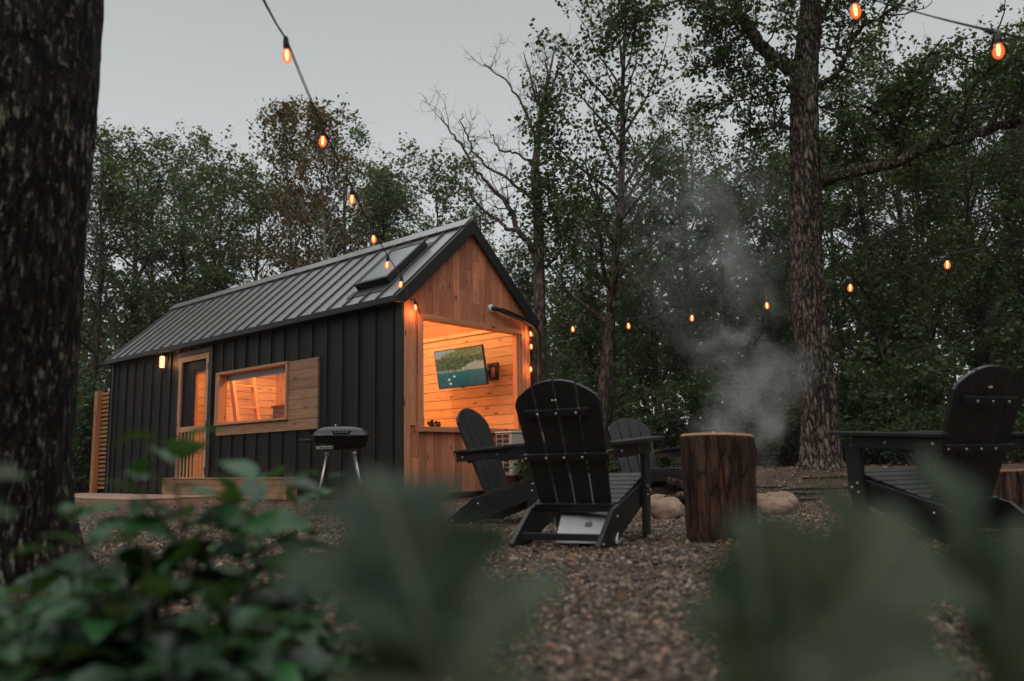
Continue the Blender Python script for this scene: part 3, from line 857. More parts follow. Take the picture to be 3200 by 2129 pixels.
mb.box((2.10, .70, 1.90), (2.14, 1.05, 1.96))
mb.build('wall_bracket', M['dark_trim'], tv)

ld = empty('loft_ladder', (CX, CY, 0), PHI, 'slanted pine loft ladder seen through the side window', 'ladder')
for uu in (.93, 1.37):
    mb = MB(); mb.piece(); mb.prism([(5.36, .16), (5.48, .16), (6.16, 2.62), (6.04, 2.62)], 0, uu-.028, uu+.028); mb.build('rail', M['ladder'], ld, .002)
for i in range(8):
    z = .42+i*.42-.06; yy = 5.42+(z-.16)*.277
    mb = MB(); mb.piece(); mb.box((.958, yy-.05, z-.02), (1.342, yy+.05, z+.02)); mb.build('rung', M['ladder'], ld, .002)
mb = MB(); mb.piece(); mb.box((.12, 6.1, 2.62), (2.48, 6.75, 2.68)); mb.build('loft_floor', M['inner_x'], cab)

cb = empty('cabinet', (CX, CY, 0), PHI, 'dark slatted cabinet inside the cabin, near the ladder', 'cabinet')
mb = MB(); mb.box((1.95, 5.52, .16), (2.45, 6.16, 1.66)); mb.box((1.92, 5.49, 1.66), (2.46, 6.19, 1.70))
cbb = mb.build('carcass', M['cabinet_dark'], cb, .004)
mb = MB()
for i in range(5): mb.piece(); mb.box((1.938, 5.55, 1.20+i*.088), (1.949, 6.13, 1.27+i*.088))
mb.build('drawer_front', M['cabinet_dark'], cbb, .002)
mb = MB(); mb.smooth = True; mb.lathe([(.03, 0), (.036, .01), (.036, .14), (.015, .19), (.013, .26), (.017, .27)], 14)
bt = mb.build('bottle', M['enamel']); bt.location = CV + GV*2.05 + LV*5.66 + np.array([0, 0, 1.70]); tag(bt, 'slim dark bottle standing on the cabinet inside', 'bottle')
mb = MB(); mb.smooth = True; mb.lathe([(.03, 0), (.042, .01), (.044, .12), (.03, .17), (.026, .2), (.03, .21)], 14)
bt = mb.build('white_flask', M['white_plastic']); bt.location = CV + GV*.50 + LV*.2 + np.array([0, 0, .986]); tag(bt, 'white flask standing in the lower corner of the picture window', 'flask')
mb = MB(); mb.box((.34, .1, .93), (2.4, .34, .984)); mb.build('window_ledge', M['inner_x'], cab)
mb = MB()
random.seed(3)
for i in range(30):
    a = random.uniform(0, 6.28); r_ = random.uniform(0, .1); z = random.uniform(.0, .09-.5*r_)
    mb.piece(); mb.lathe([(.004, -.02), (.022, -.005), (.02, .012), (.005, .024)], 6, Matrix.Translation((r_*math.cos(a)*1.2, r_*math.sin(a)*.6, z+.02)) @ Matrix.Rotation(random.uniform(-1, 1), 4, 'X'))
pc = mb.build('dried_bouquet', M['cabinet_dark']); pc.location = CV + GV*.70 + LV*.2 + np.array([0, 0, .986]); tag(pc, 'low bundle of dark pine cones on the ledge of the picture window', 'pine cones')

# ------------------------------------------------------------------ chairs
def make_chair(name, mat, label, group):
    t = empty(name, label=label, cat='chair', group=group)
    BF = (-.13, .20); BT = (-.43, .955)        # foot and top of the reclined back in (y,z)
    dy, dz = BT[0]-BF[0], BT[1]-BF[1]; bl = math.hypot(dy, dz); ty, tz = dy/bl, dz/bl; ny_, nz_ = tz, -ty
    # back slats, fan shaped with an arched top
    mb = MB()
    hw = .272
    def arch(x): return bl - .12*(abs(x)/hw)**2.2
    edges = [-1, -.505, 0.0, .505, 1]
    for i in range(4):
        a, c = edges[i], edges[i+1]
        g0, g1 = (.0 if i == 0 else .007), (.0 if i == 3 else .007)
        b0, b1 = a*.225+g0, c*.225-g1; t0, t1 = a*hw+g0, c*hw-g1
        pts = [(b0, 0), (b1, 0), (t1, arch(t1) - (.02 if i == 3 else 0))]
        for k in range(1, 6):
            x = t1+(t0-t1)*k/6; pts.append((x, arch(x)))
        pts.append((t0, arch(t0) - (.02 if i == 0 else 0)))
        vs = []
        for off in (0, -.022):
            for x, s in pts: vs.append((x, BF[0]+ty*s+ny_*off, BF[1]+tz*s+nz_*off))
        n = len(pts); fs = [tuple(range(n)), tuple(range(2*n-1, n-1, -1))] + [(k, k+n, (k+1) % n+n, (k+1) % n) for k in range(n)]
        mb.piece(); mb.add(vs, fs)
    mb.build('backrest', mat, t, .003)
    def bar(s0, s1, h, w, o0=-.024, o1=-.05):
        vs = []
        for off in (o0, o1):
            for x, s in ((-w, s0), (w, s0), (w, s0+h), (-w, s0+h)): vs.append((x, BF[0]+ty*s+ny_*off, BF[1]+tz*s+nz_*off))
        return vs
    mb = MB()
    for s0, w, h in ((.60, .205, .042), (.325, .27, .042), (.0, .252, .05)):
        vs = bar(s0, 0, h, w); mb.piece(); mb.add(vs, [(0,1,2,3),(7,6,5,4),(0,4,5,1),(1,5,6,2),(2,6,7,3),(3,7,4,0)])
    br = build_each(mb, 'back_brace', mat, t, .003)[0]
    mb = MB(); mb.smooth = True
    for s0, xs_ in ((.345, (-.25, -.115, 0, .115)), (.618, (-.118, 0.0, .125)), (.69, (-.02, .0))):
        for x in xs_:
            p = Vector((x, BF[0]+ty*s0-ny_*(.052 if s0 < .65 else .024), BF[1]+tz*s0-nz_*(.052 if s0 < .65 else .024)))
            mb.lathe([(.009, 0), (.008, .004), (.003, .007)], 8, Matrix.Translation(p) @ Matrix.Rotation(R(110), 4, 'X'))
    build_each(mb, 'bolt', M['bolt'], br)
    # seat slats follow the rails
    mb = MB()
    for i in range(7):
        y = .385-.078*i; z = .385+(y-.40)*.30
        mb.piece(); mb.cbox((0, 0, 0), (.535, .068, .022), Matrix.Translation((0, y-.03, z)) @ Matrix.Rotation(R(16.7), 4, 'X'))
    mb.build('seat', mat, t, .004)
    mb = MB(); mb.box((-.268, .385, .265), (.268, .41, .372)); mb.build('front_apron', mat, t, .003)
    mb = MB(); mb.box((-.245, -.40, .035), (.245, -.365, .075)); mb.build('rear_stretcher', mat, t, .003)
    for s in (-1, 1):
        poly = [(.408, .372), (.408, .255), (.33, .215), (-.27, .0), (-.475, .0), (-.50, .02), (-.25, .205), (-.205, .215)]
        mb = MB(); mb.prism(poly, 0, s*.262-.014, s*.262+.014); rl = mb.build('side_rail', mat, t, .004)
        mb = MB(); mb.smooth = True
        for y, z in ((-.20, .16), (-.44, .025)): mb.lathe([(.009, 0), (.008, .004), (.003, .007)], 8, Matrix.Translation((s*.277, y, z)) @ Matrix.Rotation(R(90)*s, 4, 'Y'))
        build_each(mb, 'bolt', M['bolt'], rl)
        poly = [(.235, .0), (.325, .0), (.375, .32), (.385, .575), (.265, .575), (.262, .32)]
        mb = MB(); mb.prism(poly, 0, s*.291-.014, s*.291+.014); lg = mb.build('leg', mat, t, .004)
        mb = MB(); mb.smooth = True
        for y, z in ((.30, .315), (.345, .29), (.295, .262), (.32, .545)): mb.lathe([(.009, 0), (.008, .004), (.003, .007)], 8, Matrix.Translation((s*.306, y, z)) @ Matrix.Rotation(R(90)*s, 4, 'Y'))
        build_each(mb, 'bolt', M['bolt'], lg)
        # arm: wide rounded paddle, under-rail
        P2 = [(-.37, -.03), (-.37, .035), (-.1, .05), (.2, .072), (.38, .075), (.43, .06), (.45, .02), (.45, -.03), (.43, -.058), (.38, -.07), (.2, -.068), (0, -.05)]
        mb = MB(); Ma = Matrix.Translation((s*.335, 0, .585)) @ Matrix.Rotation(R(3.2), 4, 'X')
        vs = []
        for z in (0, .024):
            for y, x in P2: vs.append(Ma @ Vector((x*s, y, z)))
        n = len(P2); fs = [tuple(range(n)), tuple(range(2*n-1, n-1, -1))] + [(k, k+n, (k+1) % n+n, (k+1) % n) for k in range(n)]
        mb.piece(); mb.add(vs, fs); mb.piece(); mb.box((-.018 if s < 0 else -.010, -.36, -.07), (.010 if s < 0 else .018, .26, -.001), Ma)
        am = mb.build('arm', mat, t, .004)
        mb = MB(); mb.smooth = True
        for y in (-.30, .02): mb.lathe([(.009, 0), (.008, .004), (.003, .007)], 8, Matrix.Translation(Ma @ Vector((s*.018, y, -.035))) @ Matrix.Rotation(R(90)*s, 4, 'Y'))
        build_each(mb, 'bolt', M['bolt'], am)
    return t
CG = 'black slatted garden chairs round the fire pit'
chA = make_chair('garden_chair', M['black_plastic'], 'black slatted garden chair seen from behind, with a laptop under its seat', CG)
def seat_chair(o, x, y, hx, hy):
    o.location = (x, y, zt(x, y)+.004); o.rotation_euler = (0, 0, math.atan2(-hx, hy))
seat_chair(chA, .43, 5.10, .45, .89)
chB = copy_tree(chA); tag(chB, 'black garden chair seen from the side, its slatted back before the cedar gable wall'); seat_chair(chB, .0, 6.85, .9, -.43)
chC = copy_tree(chA); tag(chC, 'dark grey garden chair facing the camera beyond the fire pit, next to the stump'); seat_chair(chC, 1.46, 8.85, .42, -.9)
chD = copy_tree(chA); tag(chD, 'dark blurred garden chair cut by the picture edge, facing away near the small pale stump'); seat_chair(chD, 2.46, 4.82, -.38, .925)
for ch in (chB, chC):
    for c in ch.children:
        if c.type == 'MESH':
            c.material_slots[0].link = 'OBJECT'; c.material_slots[0].material = M['grey_chair']

# ------------------------------------------------------------------ laptop
lp = empty('laptop', (.44, 4.93, zt(.52, 5.0)), R(-16), 'silver laptop half open on the gravel beneath the chair', 'laptop')
mb = MB(); mb.box((-.17, -.12, .02), (.17, .12, .034)); base = mb.build('keyboard_base', M['alu'], lp, .003)
Mt = Matrix.Translation((0, -.12, .035)) @ Matrix.Rotation(R(-14), 4, 'X')
mb = MB(); mb.box((-.17, -.0, .0), (.17, .24, .006), Matrix.Translation((0, -.12, .036)) @ Matrix.Rotation(R(38), 4, 'X'))
lid = mb.build('lid', M['alu'], lp, .002)
Me = Matrix.Translation((0, -.12, .036)) @ Matrix.Rotation(R(38), 4, 'X') @ Matrix.Translation((0, .12, .0068))
mb = MB()
pts = []
for k in range(28):
    a = 2*math.pi*k/28; r_ = .023*(1+.06*math.cos(2*a)-.06*abs(math.sin(a))**6)
    x, y = r_*math.cos(a), r_*math.sin(a)*1.02
    if math.hypot(x-.029, y-.004) < .012:
        d = math.hypot(x-.029, y-.004); x, y = .029+(x-.029)*.012/d, .004+(y-.004)*.012/d
    pts.append((x, y))
mb.prism(pts, 2, 0, .0006, Me); mb.prism([(.0, .026), (.006, .027), (.010, .034), (.009, .039), (.003, .036)], 2, 0, .0006, Me)
mb.build('emblem', M['alu_dark'], lid); lp.scale = (1.06,)*3

# ------------------------------------------------------------------ stumps
def stumpmat():
    t = NT('dark_red_stump_bark')
    v = t.coord((20, 20, 2.6)); n0 = t.noise(v, 1, 8, .72, 1.4); ck = t.ramp(t.voro(t.coord((15, 15, 2.2)), 1.0, 'DISTANCE_TO_EDGE'), [(.0, .0), (.06, .75), (.2, 1)]); n = t.math('MULTIPLY', n0, t.math('ADD', t.math('MULTIPLY', ck, .45), .58)); n2 = t.noise(t.coord(), 3, 4)
    c = t.ramp(n, [(.30, (.010, .007, .006)), (.42, (.055, .026, .018)), (.54, (.14, .064, .042)), (.66, (.25, .14, .095)), (.8, (.40, .29, .21))])
    c = t.mix(t.ramp(n2, [(.35, .0), (.65, .7)]), c, (.05, .026, .019))
    c = t.mix(t.ramp(t.noise(t.coord((9, 9, 2)), 1.4, 5), [(.55, .0), (.75, .6)]), c, (.15, .12, .095))
    t.pbr(c, .8, 0, t.bump(n, 1.0, .04), .2); return t.m
def cutmat(name, a, b_):
    t = NT(name); tc = t.n('ShaderNodeTexCoord'); w = t.n('ShaderNodeTexWave', wave_type='RINGS', rings_direction='Z'); w.inputs['Scale'].default_value = 9; w.inputs['Distortion'].default_value = 3
    t.l(tc.outputs['Object'], w.inputs[0]); c = t.mix(w.outputs[1], a, b_); t.pbr(c, .75, 0, t.bump(w.outputs[1], .3, .004)); return t.m
M['stump_bark'] = stumpmat(); M['cut'] = cutmat('sawn_wood', (.62, .36, .19), (.44, .24, .12)); M['cut2'] = cutmat('orange_sawn_wood', (.50, .25, .12), (.36, .17, .08))
M['stump_bark2'] = barkmat('stump_bark_brown', (.045, .028, .020), (.14, .085, .058), 14, 3)
def stump(name, x, y, r, h, label, bark, cutm, tilt, knot=None, seed=0):
    t = empty(name, (x, y, zt(x, y)-.01), 0, label, 'stump')
    n = 144; vs = []; fs = []
    rows = 48
    for j in range(rows+1):
        for k in range(n):
            a = 2*math.pi*k/n; z = h*j/rows
            rr = r*(1+.03*noise.noise((math.cos(a)*1.3+seed, math.sin(a)*1.3, z*1.2)) + .03*noise.noise((math.cos(a)*9, math.sin(a)*9, z*1.6+seed)) + .018*noise.noise((math.cos(a)*24, math.sin(a)*24, z*5+seed)) - .05*(1-z/h) + .06*max(0, .25-z/h)**1.2)
            for ca in (.9, 2.2, 3.6, 4.15, 4.9, 5.45):
                dd = abs((a-ca-.12*math.sin(z*5+ca)+math.pi) % (2*math.pi)-math.pi)
                rr -= r*.05*max(0, 1-dd/.035)
            if knot:
                dd = abs((a-knot[0]+math.pi) % (2*math.pi)-math.pi); rr += knot[2]*math.exp(-(dd/.32)**2-((z-knot[1])/.075)**2)*(1+.5*noise.noise((a*7, z*14, 2)))
            if j == rows: rr -= .004
            vs.append((rr*math.cos(a), rr*math.sin(a), z + (tilt[0]*math.cos(a)+tilt[1]*math.sin(a))*r*j/rows))
    for j in range(rows):
        for k in range(n): k2 = (k+1) % n; fs.append((j*n+k, j*n+k2, (j+1)*n+k2, (j+1)*n+k))
    mb = MB(); mb.smooth = True; mb.add(vs, fs); mb.build('bark', bark, t)
    topv = vs[-n:]; 
    lip = [(x_*1.0, y_*1.0, z_+.002) for x_, y_, z_ in topv]; lip2 = [(x_*.985, y_*.985, z_+.014) for x_, y_, z_ in topv]
    mb = MB(); mb.add(lip+lip2+[(0, 0, h+.014)], [(k, (k+1) % n, (k+1) % n+n, k+n) for k in range(n)] + [(k+n, (k+1) % n+n, 2*n) for k in range(n)])
    mb.build('sawn_top', cutm, t)
    return t
stump('log_stump', 1.235, 5.0, .215, .625, 'tall reddish brown log stump with a pale sawn top, in front of the fire pit', M['stump_bark'], M['cut'], (-.035, -.03), (.05, .53, .028), 1)
stump('log_stump', 3.22, 5.55, .24, .365, 'short stump with an orange sawn top beside the dark blurred chair', M['stump_bark2'], M['cut2'], (.02, -.05), None, 5)

# ------------------------------------------------------------------ fire pit
FX, FY = 1.78, 7.45
def stonemat():
    t = NT('river_boulder'); v = t.coord(); n = t.noise(v, 5, 6, .6); sp = t.noise(v, 70, 3, .7)
    c = t.ramp(n, [(.3, (.14, .085, .06)), (.55, (.29, .19, .135)), (.75, (.40, .28, .21))])
    c = t.mix(t.ramp(sp, [(.5, 0), (.66, .6)]), c, (.10, .055, .04)); t.pbr(c, .75, 0, t.bump(t.noise(v, 22, 6), .4, .01), .3); return t.m
M['stone'] = stonemat()
def boulder(x, y, sx, sy, sz, rz, seed, label):
    sx, sy, sz = sx*.9, sy*.9, sz*.92; bm = bmesh.new(); bmesh.ops.create_icosphere(bm, subdivisions=4, radius=1)
    for v in bm.verts:
        p = v.co; d = 1+.22*noise.noise(p*.9+Vector((seed*3.1, seed, 0)))+.08*noise.noise(p*2.3+Vector((seed, 0, 4)))
        v.co = Vector((p.x*sx*d, p.y*sy*d, p.z*sz*d))
    me = bpy.data.meshes.new('boulder'); bm.to_mesh(me); bm.free(); me.materials.append(M['stone'])
    for p in me.polygons: p.use_smooth = True
    o = bpy.data.objects.new('boulder', me); COL.objects.link(o); o.location = (x, y, zt(x, y)+sz*.5); o.rotation_euler = (0, 0, rz)
    return tag(o, label, 'boulder', 'boulders ringing the fire pit')
boulder(1.25, 6.82, .165, .14, .125, .1, 1, 'rounded pink grey boulder just behind the chair leg, by the tall stump')
boulder(1.02, 6.98, .12, .12, .10, .7, 2, 'shadowed boulder half hidden behind the leg and rail of the chair')
boulder(2.20, 7.02, .17, .13, .115, -.3, 3, 'tan boulder on the outer side of the tall stump, in front')
boulder(2.33, 7.30, .17, .15, .14, .5, 4, 'pale upper boulder behind the tan one, past the tall stump')
boulder(1.60, 6.75, .13, .11, .10, .3, 5, 'boulder behind the tall stump, at its foot')
for i, (dx, dy) in enumerate(((.62, .45), (.15, .72), (-.4, .62), (-.72, .2))):
    boulder(FX+dx, FY+dy, .15, .13, .11, i*1.3, 6+i, ['boulder on the far side of the fire, past the stump', 'boulder at the back of the fire pit', 'boulder before the feet of the far grey chair', 'boulder of the ring next to the side facing chair'][i])
ashm = simple('ash_bed', (.10, .095, .09), .9, 0, .5, 18, .8)
mb = MB(); mb.smooth = True; mb.lathe([(.58, .0), (.5, .03), (.2, .07), (.03, .08)], 40, Matrix.Translation((FX, FY, zt(FX, FY))))
ab = mb.build('ash_bed', ashm); tag(ab, 'grey ash bed inside the ring of boulders', 'ash bed')
M['char'] = barkmat('charred_log', (.02, .015, .012), (.16, .075, .04), 18, 8)
for i, (a, z, l_) in enumerate(((.3, .12, .32), (1.5, .14, .30), (2.6, .20, .28))):
    mb = MB(); mb.smooth = True
    c, s_ = math.cos(a), math.sin(a)
    mb.tube([(-c*l_, -s_*l_, 0), (-c*l_*.3, -s_*l_*.3, .02), (c*l_*.4, s_*l_*.4, .03), (c*l_, s_*l_, .08)], [.05, .055, .05, .045], 12, True, .12)
    o = mb.build('firewood_log', M['char']); o.location = (FX-.15, FY-.1, zt(FX, FY)+z); tag(o, ['charred log lying lowest in the fire pit', 'charred log crossing over in the fire pit', 'charred log resting on top, its end poking past the stump'][i], 'log', 'logs smouldering in the fire pit')

# ------------------------------------------------------------------ smoke
def smoke():
    t = NT('wood_smoke')
    v = t.coord((1, 1, 1), 'Object')
    tcn = t.n('ShaderNodeTexNoise'); tcn.inputs['Scale'].default_value = 1.2; tcn.inputs['Detail'].default_value = 2; t.l(v, tcn.inputs[0])
    ad = t.n('ShaderNodeVectorMath', operation='MULTIPLY_ADD'); t.l(tcn.outputs['Color'], ad.inputs[0]); ad.inputs[1].default_value = (1.1, 1.1, 1.1); t.l(v, ad.inputs[2])
    n = t.noise(ad.outputs[0], 2.6, 5, .58)
    dens = t.ramp(n, [(.40, .0), (.52, .22), (.62, .75), (.72, 1)])
    sep = t.n('ShaderNodeSeparateXYZ'); t.l(v, sep.inputs[0])
    x, y, z = sep.outputs
    # two soft puffs and a thin column between them
    def blob(cx, cz, rx, rz, w):
        a = t.math('POWER', t.math('DIVIDE', t.math('SUBTRACT', x, cx), rx), 2.0); b_ = t.math('POWER', t.math('DIVIDE', t.math('SUBTRACT', z, cz), rz), 2.0)
        c_ = t.math('POWER', t.math('DIVIDE', y, .5), 2.0)
        g_ = t.math('SUBTRACT', 1.0, t.math('SQRT', t.math('ADD', t.math('ADD', a, b_), c_)), True)
        return t.math('MULTIPLY', g_, w)
    d = blob(.06, .52, .46, .52, 4.0)
    for q in ((.34, .86, .38, .42, 3.6), (-.22, .34, .32, .24, 4.0), (.16, .26, .22, .34, 3.0), (-.02, 1.15, .62, .6, 1.4), (-.22, 1.75, .95, .8, 1.3), (-.35, 2.45, 1.05, .85, 1.1), (-.15, .0, .5, .22, 3.0)):
        d = t.math('ADD', d, blob(*q))
    dens = t.math('MULTIPLY', t.math('MULTIPLY', dens, d), .78)
    pv = t.n('ShaderNodeVolumePrincipled'); pv.inputs['Color'].default_value = (.80, .84, .84, 1); t.l(dens, pv.inputs['Density']); pv.inputs['Anisotropy'].default_value = .2
    t.l(pv.outputs[0], t.out.inputs['Volume']); t.m.cycles.homogeneous_volume = False
    return t.m
mb = MB(); mb.smooth = True
prof = [(.3, -.30), (.62, -.2), (.75, 0), (.95, .4), (1.05, 1.2), (1.15, 2.2), (1.2, 3.1), (.9, 3.7), (.3, 3.95)]
mb.lathe(prof, 24, Matrix.Translation((.05, 0, 0)), 1.05, .5)
sm = mb.build('smoke', smoke()); sm.location = (2.12, 7.55, .42); tag(sm, 'pale grey wood smoke drifting up from the fire pit', kind='stuff')

# ------------------------------------------------------------------ grill
gl_ = empty('charcoal_grill', (-1.955, 9.25, zt(-2.0, 9.25)), R(14), 'black enamel charcoal grill on thin metal legs, standing before the black side wall', 'grill')
mb = MB(); mb.smooth = True
Mg = Matrix.Translation((0, 0, .0))
mb.lathe([(.0, .930), (.08, .929), (.15, .922), (.20, .908), (.238, .886), (.262, .858), (.276, .826), (.287, .821), (.287, .814)][::-1], 48, None, 1.12, .74, 4.6)
ld2 = mb.build('lid', M['enamel'], gl_)
mb = MB(); mb.smooth = True
mb.lathe([(.12, .655), (.20, .662), (.25, .695), (.270, .745), (.275, .806), (.292, .810), (.292, .817)], 48, None, 1.12, .74, 4.6)
mb.build('bowl', M['enamel'], gl_)
mb = MB(); mb.smooth = True; mb.lathe([(.004, 0), (.012, .004), (.012, .014), (.005, .02)], 12, Matrix.Translation((-.06, 0, .925))); mb.build('lid_knob', M['bolt'], ld2)
mb = MB(); mb.smooth = True; mb.tube([(-.10, -.19, .86), (-.08, -.215, .865), (.08, -.215, .865), (.10, -.19, .86)], .007, 8); mb.build('handle', M['dark_trim'], ld2)
mb = MB(); mb.box((-.46, -.07, .755), (-.27, .05, .782)); mb.box((-.40, -.06, .742), (-.28, .04, .756)); mb.build('side_handle', M['dark_trim'], gl_, .006)
mb = MB(); mb.box((-.27, -.206, .668), (-.09, -.18, .70)); vn = mb.build('vent_strip', M['steel'], gl_, .002)
mb = MB()
for i in range(4): mb.box((-.225+i*.036, -.2075, .675), (-.21+i*.036, -.2065, .694))
build_each(mb, 'vent_slot', M['dark_trim'], vn)
for sx, sy in ((-1, -1), (1, -1), (-1, 1), (1, 1)):
    mb = MB(); mb.smooth = True
    mb.tube([(sx*.15, sy*.11, .64), (sx*.15, sy*.11, .60)], .022, 10)
    mb.tube([(sx*.15, sy*.11, .61), (sx*.27, sy*.2, .0)], .0115, 10); mb.build('leg', M['steel'], gl_)

# ------------------------------------------------------------------ string lights
def string_lights(label, path, bulbs, sag=0.0, scale=1.0, extra=None):
    """path: points of the cable; bulbs: hanging points on the cable"""
    t = empty('string_lights', (0, 0, 0), 0, label, 'string lights', 'warm bulb string lights over the clearing')
    mb = MB(); mb.smooth = True
    pts = []
    for a, b_ in zip(path[:-1], path[1:]):
        a, b_ = Vector(a), Vector(b_); d = (b_-a).length; n = max(2, int(d/.25))
        for k in range(n): f = k/n; p = a.lerp(b_, f); p.z -= sag*d*4*f*(1-f); pts.append(p)
    pts.append(Vector(path[-1]))
    mb.tube(pts, .0042*scale, 6); mb.tube([p+Vector((.009*scale, 0, .008*math.sin(i*1.1))) for i, p in enumerate(pts)], .003*scale, 5)
    mb.build('cable', M['cable'], t)
    for p in bulbs:
        p = Vector(p)
        Mb = Matrix.Translation(p) @ Matrix.Rotation(random.uniform(-.12, .12), 4, 'X') @ Matrix.Rotation(random.uniform(-.12, .12), 4, 'Y')
        mb = MB(); mb.smooth = True
        mb.lathe([(.006, .02), (.013, .015), (.016, -.005), (.0185, -.03), (.0185, -.058), (.0165, -.062)][::-1], 12, Mb)
        so = mb.build('socket', M['socket'], t)
        mb = MB(); mb.smooth = True
        mb.lathe([(.003, -.150), (.014, -.147), (.024, -.136), (.0305, -.118), (.029, -.098), (.021, -.078), (.0145, -.063)], 16, Mb)
        bb = mb.build('bulb', M['bulb'], t)
        mb = MB(); mb.smooth = True
        for dx in (-.006, .006): mb.tube([Mb @ Vector((dx*.6, 0, -.068)), Mb @ Vector((dx*1.3, 0, -.10)), Mb @ Vector((dx*.5, 0, -.132))], .0032, 6)
        mb.build('filament', M['filament'], bb)
    return t
def up(p, dz=.13): return Vector((p[0], p[1], p[2]+dz))
def lamp(name, loc, power, col=(1, .38, .12), size=.05):
    d = bpy.data.lights.new(name, 'POINT'); d.energy = power; d.color = col; d.shadow_soft_size = size
    o = bpy.data.objects.new(name, d); COL.objects.link(o); o.location = loc; return o
def cabp(u, v, z): return Vector(CV + GV*u + LV*v + np.array([0, 0, z]))
random.seed(11)
cornerL = cabp(-.02, -.1, 2.72)
bA = [up(sight(657, 137, 4.6)), up(sight(743, 332, 6.0)), up(sight(810, 465, 7.2)), up(sight(858, 557, 8.3)), up(sight(893, 615, 9.2)), up(sight(924, 660, 10.0))]
cornerR = cabp(2.66, -.1, 2.56)
pA = [sight(605, 0, 3.9)*1.0 + Vector((.1, -6, 3.0)), sight(605, 0, 3.9)] + bA + [cornerL, cabp(.17, -.07, 2.66), cabp(.24, -.06, 2.5)]
string_lights('string of bulbs running from the open sky down to the near cabin corner', pA, bA + [up(cabp(.12, -.09, 2.60), .08)], .012)
oakp = sight(1842, 683, 9.75)
bB = [up(sight(1318, 762, 12.0)), up(sight(1446, 755, 11.3)), up(sight(1594, 737, 10.6)), up(sight(1765, 709, 10.0))]
string_lights('string of bulbs from the gable corner across the smoke to the oak trunk', [cornerR, bB[0], bB[1], bB[2], bB[3], oakp], bB, .01)
bC = [up(sight(1960, 668, 8.9)), up(sight(2183, 615, 8.0))]
string_lights('pair of glowing bulbs strung past the oak trunk into the dark wood', [oakp + Vector((.35, -.1, -.02)), bC[0], bC[1], sight(2480, 520, 7.0), sight(2700, 430, 6.2)], bC, .01)
bD = [up(sight(1967, 33, 4.4)), up(sight(2304, 128, 4.2))]
string_lights('two large close bulbs hanging in the upper branches', [sight(1650, -160, 4.8), bD[0], bD[1], sight(2700, 150, 4.1)], bD, .01)
bE = [cabp(2.56, -.07, 2.58), cabp(2.575, -.07, 2.38), cabp(2.56, -.07, 2.02)]
string_lights('short vertical string of bulbs hanging down the far edge of the gable', [cornerR, cabp(2.58, -.06, 2.6), cabp(2.60, -.06, 2.2), cabp(2.58, -.06, 1.7)], bE, 0, .8)
for i, p in enumerate([cabp(2.55, -.12, 2.46), cabp(2.56, -.12, 1.92)]): lamp('bulb_light', p, 2.0)
lamp('bulb_light', cabp(.12, -.13, 2.52), 2.0); lamp('bulb_light', cabp(-.12, -.05, 2.58), .5); lamp('bulb_light', bA[5]+Vector((0, -.02, -.13)), .5)
lamp('lantern_light', cabp(-.16, 6.686, 2.46), 9.0, (1, .42, .15), .06)
# room lamps inside the cabin
for v, w in ((1.2, 80), (3.4, 76), (5.4, 98)):
    lamp('ceiling_lamp_light', cabp(1.0, v, 2.95), w, (1, .53, .245), .14)

